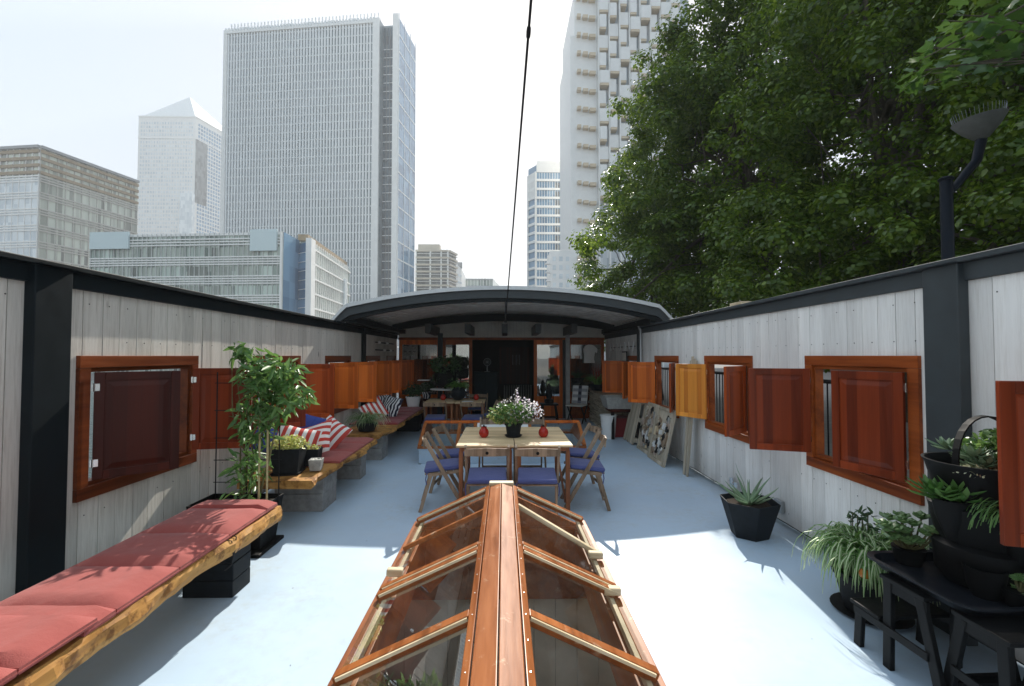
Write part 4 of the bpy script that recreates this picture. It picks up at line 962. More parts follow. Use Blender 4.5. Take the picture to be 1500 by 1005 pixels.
MB().ball((0,0,.15),.165,14,(1,1,.9)).build('pot',M['pot'],bp_,smooth=True)
m=blades(MB(),(0,0,.27),130,.34,.009,.9,4,1,fall=1.0,jit=.06); m.build('leaves',M['spider'],bp_)
mn=thing('menu_cards','stack of pale menu cards on the back table','cards',(-.76,9.62,.737))
for k in range(3): MB().box(-.12+.02*k,.12-.02*k,-.08,.08,.004*k,.004*k+.003).build('card',M['white'],mn)

# ---------------------------------------------------------------- benches
def slab(name,label,x0,x1,y0,y1,z0,z1,seed,amp,mat=None):
    t=thing(name,label,'bench',((x0+x1)/2,(y0+y1)/2,0)); g=random.Random(seed); n=int((y1-y0)/.06); L=t.location
    def wob(y,k): return amp*(math.sin(y*3.1+seed+k)+.6*math.sin(y*7.3+k*2+seed)+.5*math.sin(y*17+k*3))+g.uniform(-amp,amp)*.25
    rings=[]
    for i in range(n+1):
        y=y0+(y1-y0)*i/n; e=min(1,(min(i,n-i)+.7)/2.5); e=.96+.04*e; a=wob(y,0);b=wob(y,1.3)*.3;zz=wob(y,2.1)*.25
        rings.append([(x0,y,z0),(x1*1+a-amp*1.4,y,z0+zz-.004),(x1+a+.0,y,z0+(z1-z0)*.35+zz),(x1+a*.8+b,y,z0+(z1-z0)*.75),(x1+a*.8+b-.018,y,z1+b*.2),(x0,y,z1)])
    m=MB(); vs=[(x-L.x,y-L.y,z) for r in rings for x,y,z in r]; k=6
    vs=[(x+g.uniform(-.006,.006)*(abs(x)>.2 and q_%6 not in(0,5)),y+g.uniform(-.01,.01),z+g.uniform(-.004,.002)*(q_%6!=5)) for q_,(x,y,z) in enumerate(vs)]
    fs=[(i*k+q,i*k+(q+1)%k,(i+1)*k+(q+1)%k,(i+1)*k+q) for i in range(n) for q in range(k)]+[tuple(range(k))[::-1],tuple(n*k+q for q in range(k))]
    m.add(vs,fs).build('slab',mat or M['slab'],t); return t
def cushion(mb,x0,x1,y0,y1,z0,z1,rx=.03):
    """padded slab with puffed top"""
    nx,ny=8,8; vs=[];f=[]
    for j in range(ny+1):
        for i in range(nx+1):
            u=i/nx;v=j/ny; e=min(1,8*min(u,1-u))*min(1,8*min(v,1-v)); vs.append((x0+(x1-x0)*u,y0+(y1-y0)*v,z0+(z1-z0)*(.45+.55*math.sqrt(max(0,e)))*(1+.03*math.sin(9*u+5*v+y0*7))))
    n=len(vs)
    for j in range(ny):
        for i in range(nx): a=j*(nx+1)+i; f.append((a,a+1,a+nx+2,a+nx+1))
    vs+=[(x0,y0,z0),(x1,y0,z0),(x1,y1,z0),(x0,y1,z0)]
    f.append((n+3,n+2,n+1,n))
    f.append(tuple([n]+[n+1]+[i for i in range(nx,-1,-1)])); f.append(tuple([n+2,n+3]+[ny*(nx+1)+i for i in range(nx+1)]))
    f.append(tuple([n+1,n+2]+[j*(nx+1)+nx for j in range(ny,-1,-1)])); f.append(tuple([n+3,n]+[j*(nx+1) for j in range(ny+1)]))
    return mb.add(vs,f)
def seat_cushion(label,loc,segs,w,mat,th=.05,rz=0,tilt=0):
    t=thing('seat_cushion',label,'cushion',loc,rz,group='folding seat cushions on the benches'); t.rotation_euler=(tilt,0,rz)
    y=0
    for s in segs:
        c=cushion(MB(),-w/2,w/2,y+.004,y+s-.004,0,th).build('pad',M[mat],t,smooth=True); 
        MB().tube([(-w/2,y+.004,.010),(w/2,y+.004,.010),(w/2,y+s-.004,.010),(-w/2,y+s-.004,.010),(-w/2,y+.004,.010)],.005,6).build('piping',M[mat],c,smooth=True)
        y+=s
    return t
b1_=slab('plank_bench','long live edge oak bench along the left wall in the foreground',-2.47,-1.81,.5,3.78,.365,.475,3,.016)
def block(name,label,x0,x1,y0,y1,z0,z1,mat,n=2,group=None):
    t=thing(name,label,'block',((x0+x1)/2,(y0+y1)/2,0),group=group); h=(z1-z0)/n
    for k in range(n): o=.006*rnd.uniform(-1,1); MB().box(-(x1-x0)/2+o,(x1-x0)/2+o,-(y1-y0)/2+o,(y1-y0)/2-o,z0+k*h,z0+(k+1)*h-.003).build('brick',mat,t,bevel=.006)
    return t
BG='stacked blocks carrying the benches'
block('support_stack','dark brick stack under the far half of the foreground bench',-2.25,-1.90,3.28,3.5,0,.36,M['pot'],3,BG)
block('support_stack','dark brick stack under the near half of the foreground bench',-2.25,-1.95,1.3,1.5,0,.36,M['pot'],3,BG)
block('support_stack','grey concrete blocks under the near end of the middle bench',-2.5,-1.97,5.05,5.45,0,.385,M['concrete'],2,BG)
block('support_stack','grey concrete blocks under the far end of the middle bench',-2.5,-1.97,6.35,6.6,0,.385,M['concrete'],2,BG)
block('support_stack','grey concrete blocks under the log end of the far bench',-2.5,-1.98,7.5,7.85,0,.385,M['concrete'],2,BG)
block('support_stack','dark block under the far end of the far bench',-2.5,-1.9,10.3,10.6,0,.385,M['pot'],2,BG)
slab('plank_bench','live edge bench with bark rim at the middle of the left wall',-2.62,-1.86,4.55,6.78,.395,.475,8,.03)
slab('plank_bench','far live edge bench starting with a round log end',-2.62,-1.88,7.15,10.9,.395,.475,14,.03)
seat_cushion('red canvas folding cushion on the far half of the foreground bench',(-2.14,2.05,.474),(.17,.42,.47,.47,.17),.62,'red_cush',.06,0,R(.4))
seat_cushion('red canvas folding cushion overlapping at the near end of the foreground bench',(-2.155,.62,.482),(.47,.47,.22,.33),.62,'red_cush',.06,R(-1.2),R(.9))
seat_cushion('thin red cushion with curled corner on the middle bench',(-2.22,5.25,.474),(.5,.5,.45),.70,'red_cush',.05,R(1))
seat_cushion('maroon cushion on the far bench below the orange shutters',(-2.31,8.15,.474),(.5,.5,.5,.5,.5),.86,'redD',.05,0)
MB_t=thing('cushion_tie','dark cord looped over the edge of the foreground bench','cord',(-1.86,3.12,.4))
MB().tube([(-.1,.02,.085),(-.03,.03,.095),(.055,.02,.08),(.06,.0,-.0),(.05,-.02,-.09),(.03,-.06,-.11)],.004,6).tube([(-.1,.0,.085),(0,-.05,.09),(.055,-.03,.07),(.055,-.01,-.04)],.0035,6).build('cord',M['iron'],MB_t,smooth=True)
def pillow(label,loc,rot,w,h,mat,t=.075,group='throw pillows on the left benches'):
    m=MB(); n=12; vs=[];f=[]
    for sg in (1,-1):
        for j in range(n+1):
            for i in range(n+1):
                u=2*i/n-1;v=2*j/n-1; p=(1-u*u)**.55*(1-v*v)**.55; k=1-.07*(1-abs(u*v))*max(abs(u),abs(v))
                vs.append((u*w/2*k,sg*t*p,v*h/2*k))
    N=(n+1)**2
    for j in range(n):
        for i in range(n):
            a=j*(n+1)+i; f.append((a,a+n+1,a+n+2,a+1)); a+=N; f.append((a,a+1,a+n+2,a+n+1))
    o=m.add(vs,f).build('throw_pillow',M[mat],None,smooth='all'); o.location=loc; o.rotation_euler=rot
    return tag(o,label,'pillow',group)
pillow('red and white striped pillow leaning nearest on the middle bench',(-2.33,5.15,.70),(R(-30),R(14),R(12)),.46,.44,'stripe')
pillow('second striped pillow with red diamond bands behind the nearest one',(-2.28,5.52,.69),(R(-36),R(-18),R(-8)),.47,.44,'stripe2')
pillow('striped pillow at the back against the shutter on the middle bench',(-2.25,5.95,.68),(R(-38),R(24),R(-25)),.44,.42,'stripe')
pillow('small navy pillow peeking up behind the yellow green plant',(-2.63,5.12,.76),(R(-15),R(30),R(30)),.3,.3,'bluepat')
pillow('navy and white pillow at the top of the striped pile',(-2.52,5.85,.80),(R(-25),R(20),R(20)),.42,.34,'bluepat')
pillow('black and white patterned pillow upright on the far bench',(-2.22,9.0,.70),(R(-25),R(10),R(-25)),.44,.42,'zebra')
pillow('dark red and white striped pillow left on the far bench',(-2.42,8.55,.68),(R(-25),R(-30),R(20)),.42,.4,'stripe')
pillow('black patterned pillow behind the zebra one on the far bench',(-2.5,9.3,.70),(R(-20),R(0),R(25)),.46,.42,'zebra')

# ---------------------------------------------------------------- left plants
tp=thing('trellis_planter','tall leafy climber on a wire trellis in a black trough behind the red bench','potted plant',(-2.32,4.12,0))
c=MB(); 
def trough(m,x0,x1,y0,y1,z0,z1,tp_=.04,t=.012):
    o=[(x0+tp_,y0+tp_,z0),(x1-tp_,y0+tp_,z0),(x1-tp_,y1-tp_,z0),(x0+tp_,y1-tp_,z0),(x0,y0,z1),(x1,y0,z1),(x1,y1,z1),(x0,y1,z1),
       (x0+t,y0+t,z1),(x1-t,y0+t,z1),(x1-t,y1-t,z1),(x0+t,y1-t,z1),(x0+t,y0+t,z1-.05),(x1-t,y0+t,z1-.05),(x1-t,y1-t,z1-.05),(x0+t,y1-t,z1-.05)]
    return m.add(o,[(3,2,1,0),(0,1,5,4),(1,2,6,5),(2,3,7,6),(3,0,4,7),(4,5,9,8),(5,6,10,9),(6,7,11,10),(7,4,8,11),(8,9,13,12),(9,10,14,13),(10,11,15,14),(11,8,12,15),(12,13,14,15)])
trough(MB(),-.38,.27,-.17,.2,.0,.42,.05).build('trough',M['blackp'],tp,bevel=.004)
MB().box(-.42,.27,-.22,.22,-.0,.03).build('tray',M['blackp'],tp,bevel=.008)
MB().box(-.34,.23,-.14,.16,.36,.385).build('soil',M['soil'],tp)
m=MB()
for x in (-.30,-.02,.27): m.tube([(x,.1,.3),(x,.1,1.55)],.006,6)
for z in (.55,.75,.95,1.2,1.45): m.tube([(-.32,.1,z),(.29,.1,z)],.004,5)
m.build('trellis',M['iron'],tp)
m=MB(); 
for x in (.17,.24): m.tube([(x,-.05,.3),(x-.01,-.03,1.25)],.009,7)
m.build('canes',M['cane'],tp)
m=MB(); g=random.Random(8)
for i in range(7):
    x=g.uniform(-.05,.25); m.tube([(x*.5,0,.35),(x,g.uniform(-.05,.05),.8),(x+g.uniform(-.1,.15),g.uniform(-.1,.1),1.2),(x+g.uniform(-.1,.3),g.uniform(-.1,.1),1.6)],[.009,.008,.006,.003],6)
m.tube([(.1,0,.9),(.25,-.05,1.1),(.48,-.12,1.3)],[.008,.006,.003],6); m.build('stems',M['stem'],tp,smooth=True)
pts=np.concatenate([ellipsoid_pts((.24,0,1.52),(.27,.2,.20),420,21,.2),ellipsoid_pts((.10,0,1.15),(.17,.15,.28),230,22,.2),ellipsoid_pts((.50,-.1,1.36),(.13,.12,.12),90,23,.2),ellipsoid_pts((.3,-.05,1.25),(.14,.12,.14),90,27,.2),
  ellipsoid_pts((-.02,.02,1.74),(.11,.08,.09),50,24,.3),ellipsoid_pts((.06,0,.72),(.17,.15,.16),110,25,.3),ellipsoid_pts((0,-.02,.5),(.16,.12,.08),20,26,.3)])
leaf_cloud('foliage',NARROW,pts,.115,M['leafP'],tp,31,.5,droop=.7)
def square_pot(label,loc,w,h,mat,name='potted_plant',rz=0,taper=.8,saucer=True):
    t=thing(name,label,'potted plant',loc,rz); k=w/2
    trough(MB(),-k,k,-k,k,.012,h,k*(1-taper),.01).build('pot',mat,t,bevel=.003)
    MB().box(-k+.012,k-.012,-k+.012,k-.012,h-.05,h-.03).build('soil',M['soil'],t)
    if saucer: trough(MB(),-k*.95,k*.95,-k*.95,k*.95,0,.025,.01,.008).build('saucer',mat,t)
    return t
p=square_pot('square black pot of yellow green bushy plant on the middle bench',(-2.25,4.84,.476),.29,.27,M['pot'],rz=R(8))
leaf_cloud('foliage',ROUND,ellipsoid_pts((0,0,.30),(.18,.17,.09),900,5,.2),.026,M['leafY'],p,3,.9)
p=square_pot('small grey square pot of white pebbles on the middle bench edge',(-1.99,4.90,.476),.13,.13,M['stone'],rz=R(8),saucer=False)
m=MB(); 
for i in range(40): m.ball((rnd.uniform(-.05,.05),rnd.uniform(-.05,.05),.115),rnd.uniform(.008,.014),5)
m.build('pebbles',M['cream'],p)
p=square_pot('small charcoal pot behind the yellow green plant on the middle bench',(-2.12,5.12,.476),.17,.2,M['pot'],rz=R(4),saucer=False)
leaf_cloud('foliage',ROUND,ellipsoid_pts((0,0,.21),(.09,.08,.03),120,5,.2),.02,M['leafY'],p,4,.9)
p=round_pot('spider_plant','spider plant trailing from a low pot on the log end of the far bench',(-2.22,7.45,.476),.16,.14,M['pot'],saucer=False,cat='potted plant')
st=MB(); m=blades(MB(),(0,0,.14),190,.42,.008,1.0,9,1,fall=1.25,jit=.08,stripe=st); m.build('leaves',M['spider'],p); st.build('leaf_stripes',M['spiderW'],p)
p=round_pot('potted_plant','white pot with dark leafy plant at the far end of the left bench',(-2.12,10.75,.476),.17,.27,M['whiteP'],.75,saucer=False,cat='potted plant')
leaf_cloud('foliage',NARROW,ellipsoid_pts((0,0,.42),(.2,.2,.18),260,5,.2),.09,M['leafD'],p,4,.5)
# hanging / tiered planter by the canopy post
p=thing('tiered_planter','black tiered planter full of dark leaves fixed to the canopy post','planter',(-1.35,10.55,0))
MB().lathe([(.14,.98),(.24,1.02),(.26,1.3),(.24,1.3),(.22,1.1),(.01,1.08)],n=24).build('basket',M['blackp'],p,smooth=True)
MB().lathe([(.10,1.0),(.14,1.35),(.17,1.45),(.15,1.45)],n=20).build('upper_pot',M['blackp'],p,smooth=True)
MB().lathe([(.34,.92),(.35,.935),(.34,.94),(.01,.94)],n=32).build('tray',M['white'],p,smooth=True)
MB().box(-.62,-.36,-.1,.1,1.13,1.145).build('tray',M['white'],p)
MB().tube([(0,0,0),(0,0,1.0)],.03,10).build('pole',M['blackw'],p)
leaf_cloud('foliage',LEAF,np.concatenate([ellipsoid_pts((0,0,1.5),(.38,.3,.2),500,5,.2),ellipsoid_pts((0,0,1.2),(.3,.28,.15),200,6,.5)]),.075,M['leafD'],p,4,.5)
p=thing('small_side_planter','small dark plant and trinkets on the window ledge behind the far bench','potted plant',(-1.95,11.6,.0))
MB().box(-.3,.3,-.14,.14,0,.62).build('stand',M['mahogD'],p,bevel=.01); MB().lathe([(.09,.62),(.12,.78),(.1,.78),(.01,.76)],n=16).build('pot',M['zebra'],p,smooth=True)
leaf_cloud('foliage',LEAF,ellipsoid_pts((0,0,.9),(.22,.15,.14),160,5,.2),.06,M['leafD'],p,4,.5)
# bottle racks
for z,lab in ((2.0,'upper'),(1.83,'lower')):
    t=thing('wall_rack',f'{lab} dark rail with white handles on the far left wall','rack',(-2.84,10.9,z),group='dark rails on the far left wall')
    MB().tube([(0,-.75,0),(0,.85,0)],.014,8).build('rail',M['iron'],t)
    for y in ((-.55,.15) if z>1.9 else (-.1,.5)): MB().ball((.02,y,0),.04,8,(1,1.6,.8)).build('handle',M['whiteP'],t,smooth=True)
t=thing('wall_letter_slats','row of tilted white driftwood slats on the far right wall','wall ornament',(2.7,10.6,1.9))
for k in range(10):
    y=-1.1+k*.24; MB().beam((0,y,-.09+.02*(k%2)),(0,y+.10*(1 if k%3 else -1),.09),.02,.05).build('slat',M['white'],t,bevel=.004)
MB().tube([(.03,-1.2,.0),(.03,1.2,.0)],.008,6).build('rail',M['iron'],t)

# ---------------------------------------------------------------- right side props
t=thing('wood_counter','counter faced with stacked split wood at the far right','counter',(2.47,11.0,0))
g=random.Random(12)
MB().box(-.18,.26,-1.0,1.05,0,.80).build('core',M['dark'],t)
m=MB(); z=.01
while z<.80:
    h=g.uniform(.02,.045); y=-1.02
    while y<1.0:
        w=g.uniform(.25,.7); m.box(-.245+g.uniform(0,.05),-.182,y,min(y+w,1.04)-.012,z,min(z+h,.815)-.009); y+=w
    xx=-.2
    while xx<.27:
        w=g.uniform(.08,.2); m.box(xx,min(xx+w,.28)-.01,-1.045+g.uniform(0,.04),-1.002,z,min(z+h,.815)-.009); xx+=w
    z+=h
m.build('stacked_wood',M['pallet'],t,bevel=.003)
MB().box(-.27,.29,-1.08,1.06,.818,.86).build('top',M['chair'],t,bevel=.006)
p=round_pot('potted_plant','grassy plant with red tips in a dark bowl on the wood counter',(2.25,10.9,.862),.2,.16,M['pot'],saucer=False,cat='potted plant')
m=blades(MB(),(0,0,.15),150,.42,.011,1.3,19,1,fall=.9,jit=.08); m.build('leaves',M['spider'],p)
m=blades(MB(),(0,0,.2),24,.5,.010,3,29,.6,fall=.3,jit=.08); m.build('red_leaves',plain('red_leaf',(.25,.05,.03),.6,bump=0),p)
t=thing('stone_trough','grey stone basin held against the right wall below the orange shutters','basin',(2.42,9.45,.62))
trough(MB(),-.36,.33,-.3,.3,0,.24,.05,.045).build('basin',M['stone'],t,bevel=.01)
MB().box(-.25,.33,-.25,.25,-.06,-.004).build('bracket',M['mahogD'],t)
for sx in (-.2,.25): MB().box(sx-.03,sx+.03,-.2,-.14,-.62,-.061).build('leg',M['blackw'],t)
t=thing('red_crate','dark red box under the stone basin','box',(2.5,9.7,0)); MB().box(-.22,.2,-.2,.2,0,.38).build('box',M['redD'],t,bevel=.01); MB().box(-.23,.21,-.21,.21,.381,.40).build('lid',M['redD'],t,bevel=.004)
t=thing('water_pump_tap','pale plastic tap standing behind the white bin','tap',(2.32,9.75,0)); MB().tube([(0,0,0),(0,0,.55),(-.05,-.03,.58),(-.07,-.04,.54)],.018,8).build('spout',M['whiteP'],t,smooth=True); MB().box(-.03,.03,-.03,.03,.5,.53).build('lever',M['whiteP'],t)
bn=thing('waste_bin','white plastic waste bin on the deck by the far right wall','bin',(2.16,9.40,0))
MB().lathe([(.125,0),(.165,.46),(.178,.465),(.178,.485),(.158,.485),(.12,.02),(.001,.015)],n=32).build('body',M['whiteP'],bn,smooth=True)
def leaning(label,y0,y1,xb,xt,h,fn,name,cat,group=None,loc=None):
    t=thing(name,label,cat,(xb,(y0+y1)/2,0),group=group); an=math.atan2(xt-xb,h); W=y1-y0
    T=Matrix.Rotation(an,4,'Y')@Matrix(((0,1,0,0),(1,0,0,0),(0,0,1,0),(0,0,0,1)))
    fn(t,T,W,math.hypot(h,xt-xb)); return t
def pallet(t,T,W,H):
    m=MB();m.M=T; n=10
    for k in range(n): y=-W/2+k*W/n; m.box(y+.006,y+W/n-.006-rnd.uniform(0,.01),-.03,-.012,rnd.uniform(0,.03),H-rnd.uniform(0,.04))
    m.build('slats',M['pallet'],t,bevel=.003)
    for z in (.06,H/2,H-.12): m=MB();m.M=T; m.box(-W/2,W/2,-.0115,.07,z,z+.08).build('bearer',M['pallet'],t,bevel=.004)
leaning('slatted pallet leaning on the right wall beside the white bin',8.62,9.3,2.46,2.66,.88,pallet,'wooden_pallet','pallet')
def artframe(seed):
    def fn(t,T,W,H):
        g=random.Random(seed); m=MB();m.M=T; b=.055
        m.box(-W/2,-W/2+b,-.02,.02,0,H).box(W/2-b,W/2,-.02,.02,0,H).box(-W/2+b+.001,W/2-b-.001,-.02,.02,0,b).box(-W/2+b+.001,W/2-b-.001,-.02,.02,H-b,H)
        m.build('frame',M['pallet'],t,bevel=.004)
        m=MB();m.M=T; m.box(-W/2+.02,W/2-.02,.005,.015,.02,H-.02).build('back_board',M['pallet'],t)
        cols=[M['dark'],M['white'],M['chair'],M['stone'],M['pallet'],M['palew'],M['chair'],plain(f'patch_{seed}',(.45,.36,.30),.7)]
        for i in range(44):
            y=g.uniform(-W/2+.07,W/2-.15); z=g.uniform(.08,H-.18); w=g.uniform(.03,.13); h=g.uniform(.03,.15); m=MB(); m.M=T@Matrix.Translation((y+w/2,0,z+h/2))@Matrix.Rotation(g.uniform(-.8,.8),4,'Y')
            m.box(-w/2,w/2,-.012-i*.0006,.004,-h/2,h/2).build('driftwood_piece',g.choice(cols),t,bevel=.003)
    return fn
AG='framed driftwood panels leaning on the right wall'
leaning('framed driftwood panel, the farther of the two leaning by the pallet',7.72,8.42,2.47,2.64,.86,artframe(4),'driftwood_artwork','artwork',AG)
leaning('framed driftwood panel, the nearer and larger of the two',6.92,7.66,2.43,2.63,.86,artframe(9),'driftwood_artwork','artwork',AG)
t=thing('leaning_planks','bundle of narrow weathered planks leaning by the bright shutter','planks',(2.58,6.5,0),group=None)
for k in range(4): MB().beam((.0+.02*(k%2),-.09+k*.055,.0),(.145,-.10+k*.06,1.63+.03*(k%3)),.02,.05,(0,1,0)).build('plank',M['pallet'],t,bevel=.003)
t=thing('wall_tap','chrome brass tap fitted low on the right wall near the aloe','tap',(2.775,5.42,.19))
MB().tube([(0,0,0),(-.05,0,0)],.022,12).tube([(-.05,0,-.05),(-.05,0,.06)],.032,14).tube([(-.05,-.02,0),(-.05,-.10,0)],.018,10).build('body',M['chrome'],t,smooth=True); MB().tube([(-.05,-.10,-.03),(-.05,-.10,.03)],.03,12).build('handle',M['chrome'],t,smooth=True)
t=thing('socket_box','small grey socket box on the right wall behind the aloe','socket',(2.775,4.55,.20)); MB().box(-.04,0,-.06,.06,-.06,.06).build('box',M['steel'],t,bevel=.006); MB().box(-.046,-.0405,-.04,.04,-.04,.04).build('cover',M['steel'],t,bevel=.003)
# aloe
t=thing('aloe_plant','spiky aloe in a faceted charcoal pot on the deck by the right wall','potted plant',(2.33,4.32,0),R(20))
n=6; m=MB(); vs=[];
pr=[(.165,0),(.265,.335),(.252,.335),(.235,.28),(.001,.28)]
m.lathe(pr,n=n).build('pot',M['pot'],t,bevel=.004)
MB().lathe([(.23,.281),(.2,.30),(.001,.31)],n=n).build('soil',M['soil'],t)
m=MB(); g=random.Random(6)
for i in range(17):
    a=i*2.4+g.uniform(-.3,.3); e=g.uniform(.25,1.6); l=g.uniform(.22,.36); d=Vector((math.cos(a),math.sin(a),e)).normalized(); p0_=Vector((0,0,.29)); pts=[p0_]; dd_=d.copy()
    for k in range(6): pts.append(pts[-1]+dd_*l/6); dd_=(dd_+Vector((0,0,.06 if e<.8 else -.02))+Vector((g.uniform(-.05,.05),g.uniform(-.05,.05),0))).normalized()
    m.tube(pts,[.020,.019,.016,.013,.009,.006,.0015],6)
m.tube([(0,0,.3),(-.05,.02,.5),(-.11,.03,.62),(-.13,.03,.68)],[.004,.003,.002,.001],5)
m.build('leaves',M['aloe'],t,smooth=True)
# spider plant in the foreground right
t=round_pot('spider_plant','large striped spider plant in a black pot beside the black stools',(2.43,3.02,0),.20,.27,M['blackp'],.72,cat='potted plant')
st=MB(); m=blades(MB(),(0,0,.30),560,.50,.0125,1.7,77,1.0,fall=1.45,jit=.12,seg=8,stripe=st,zmin=.03)
m2=blades(MB(),(.18,-.14,.34),200,.36,.011,1.4,78,1.0,fall=1.3,jit=.1,seg=8,stripe=st)
m.build('leaves',M['spider'],t); m2.build('leaves',M['spider'],t); st.build('leaf_stripes',M['spiderW'],t)
g=random.Random(3); m=MB()
for i in range(5):
    x,y=.02+g.uniform(-.05,.06),.1+g.uniform(-.05,.05); m.tube([(x,y,.3),(x+.01,y,.45),(x+.02,y+.01,.60+g.uniform(-.03,.03))],.004,5)
m.build('stems',M['stem'],t); leaf_cloud('dark_foliage',NARROW,[(.03+g.uniform(-.09,.09),.1+g.uniform(-.05,.05),.50+g.uniform(0,.12)) for i in range(40)],.07,M['leafD'],t,3)
t=thing('brass_ornament','small amber glass ornament hanging among the spider plant leaves','ornament',(2.22,2.80,.36)); MB().ball((0,0,0),.034,10,(1,1,.9)).build('ball',plain('amber_glass',(.45,.16,.03),.15,bump=0),t,smooth=True); MB().lathe([(.012,.028),(.016,.036),(.008,.045)],n=10).build('cap',M['jade'],t,smooth=True)
# stools
def step_stool(label,loc,rz):
    t=thing('step_stool',label,'stool',loc,rz,group='black wooden step stools by the right wall')
    W,H=.43,.50
    MB().box(-W/2,W/2,-.20,.06,H-.022,H).build('top',M['blackw'],t,bevel=.004)
    MB().box(-W/2,W/2,.07,.27,.235,.257).build('step',M['blackw'],t,bevel=.004)
    for sx in (-1,1):
        x=sx*(W/2-.022)
        MB().beam((x,-.16,H-.0225),(x,-.27,0),.028,.05,(0,1,0)).build('rear_leg',M['blackw'],t,bevel=.004)
        MB().beam((x,.02,H-.0225),(x,.035,.0),.028,.05,(0,1,0)).build('middle_leg',M['blackw'],t,bevel=.004)
        MB().beam((x,.215,.2345),(x,.235,0),.028,.05,(0,1,0)).build('front_leg',M['blackw'],t,bevel=.004)
        MB().beam((x+sx*.018,-.21,.215),(x+sx*.018,.24,.215),.012,.042).build('side_rail',M['blackw'],t,bevel=.003)
        MB().beam((x,-.2,H-.05),(x,.05,H-.05),.018,.05).build('top_rail',M['blackw'],t)
    for y,z in ((-.23,.12),(.215,.2)): MB().box(-W/2+.04,W/2-.04,y-.01,y+.01,z-.02,z+.02).build('stretcher',M['blackw'],t)
    return t
s1=step_stool('black step stool facing away with its low step beside the spider plant',(2.29,2.46,0),R(2))
dup(s1,(2.33,1.95,0),R(178),'black step stool facing the camera at the bottom right corner','black wooden step stools by the right wall')
t=thing('serving_tray','large black rounded tray lying across the two step stools','tray',(2.42,2.36,.502),R(1))
def rrect(w,d,r,n=8):
    return [(sx*(w/2-r)+r*math.cos(a0+math.pi/2*k/n),sy*(d/2-r)+r*math.sin(a0+math.pi/2*k/n)) for sx,sy,a0 in ((1,1,0),(-1,1,math.pi/2),(-1,-1,math.pi),(1,-1,3*math.pi/2)) for k in range(n+1)]
w_,d_=.64,.60; A=rrect(w_-.06,d_-.06,.08);B=rrect(w_-.01,d_-.01,.09);C_=rrect(w_+.03,d_+.03,.10);D_=rrect(w_+.03,d_+.03,.10);E_=rrect(w_-.025,d_-.025,.085);F_=rrect(w_-.075,d_-.075,.07)
n=len(A); vs=[];
for P_,z in ((A,0),(B,.035),(C_,.042),(D_,.052),(E_,.050),(F_,.010)): vs+=[(x,y,z) for x,y in P_]
f=[(i*n+k,i*n+(k+1)%n,(i+1)*n+(k+1)%n,(i+1)*n+k) for i in range(5) for k in range(n)]+[tuple(range(n))[::-1],tuple(5*n+k for k in range(n))]
MB().add(vs,f).build('tray',plain('glossy_black_plastic',(.010,.012,.016),.38,var=.1,bump=0),t,smooth=True)
# tower planter
t=thing('tower_planter','tall black stacked strawberry planter with arched handle on the tray','planter',(2.50,2.36,.516))
m=MB(); m.lathe([(.15,0),(.19,.05),(.20,.20),(.17,.22),(.19,.26),(.215,.40),(.185,.42),(.185,.46),(.22,.60),(.235,.63),(.22,.63),(.19,.56),(.001,.55)],n=32).build('body',M['blackp'],t,smooth=True)
for a,z in ((185,.40),(268,.33),(300,.20),(225,.10),(330,.42)):
    q=MB(); q.M=Matrix.Translation((.17*math.cos(R(a)),.17*math.sin(R(a)),z)); q.lathe([(.03,-.16),(.07,-.05),(.085,.04),(.075,.04),(.06,-.02),(.001,-.03)],n=16).build('pocket',M['blackp'],t,smooth=True)
hp=[]
for k in range(17): a=math.pi*k/16; hp.append((-.19*math.cos(a),-.06+.03*math.sin(a),.60+.27*math.sin(a)))
m=MB(); 
for i in range(16): m.beam(hp[i],(Vector(hp[i])+(Vector(hp[i+1])-Vector(hp[i]))*1.06),.034,.008,(math.cos(math.pi*i/16)*-1,0,math.sin(math.pi*i/16)))
m.build('handle',M['blackp'],t)
def pk(a,z,r=.17): return (r*math.cos(R(a)),r*math.sin(R(a)),z)
m=MB(); g=random.Random(1)
for k in range(6): rosette(m,(pk(185,.45)[0]+g.uniform(-.06,.03),pk(185,.45)[1]+g.uniform(-.05,.05),.43+g.uniform(-.02,.04)),18,.15,.014,k,1.2)
m.build('spiky_rosettes',M['leafP'],t)
m=MB()
for k in range(12): rosette(m,(g.uniform(-.12,.16),g.uniform(-.13,.10),.60+g.uniform(0,.08)),18,.12,.014,k+40,1.1)
m.build('top_rosettes',M['aloe'],t)
leaf_cloud('pale_cress',ROUND,ellipsoid_pts((-.1,-.08,.60),(.11,.09,.03),450,5,.1),.016,M['pale'],t,3,.9)
leaf_cloud('green_foliage',LEAF,np.concatenate([ellipsoid_pts((.12,-.04,.70),(.2,.15,.11),800,5,.1),ellipsoid_pts((.2,-.14,.60),(.14,.14,.16),600,6,.1)]),.032,M['leafP'],t,3,.7)
m=blades(MB(),pk(270,.40,.2),420,.24,.003,1.0,9,1,fall=1.3,jit=.05,seg=6,taper=False); m.build('thread_leaves',M['leafP'],t)
m=MB(); 
for k in range(5): rosette(m,(pk(300,.26)[0]+g.uniform(-.05,.05),pk(300,.26)[1]-.04+g.uniform(-.05,.05),.22+g.uniform(-.03,.03)),12,.075,.016,k+60,.8)
m.build('dark_rosettes',M['leafD'],t)
m=MB()
t2=thing('jade_plant','glossy jade plant in a small pot at the far corner of the black tray','potted plant',(2.32,2.60,.514))
MB().lathe([(.06,0),(.08,.09),(.07,.09),(.001,.08)],n=20).build('pot',M['blackp'],t2,smooth=True)
mm=MB()
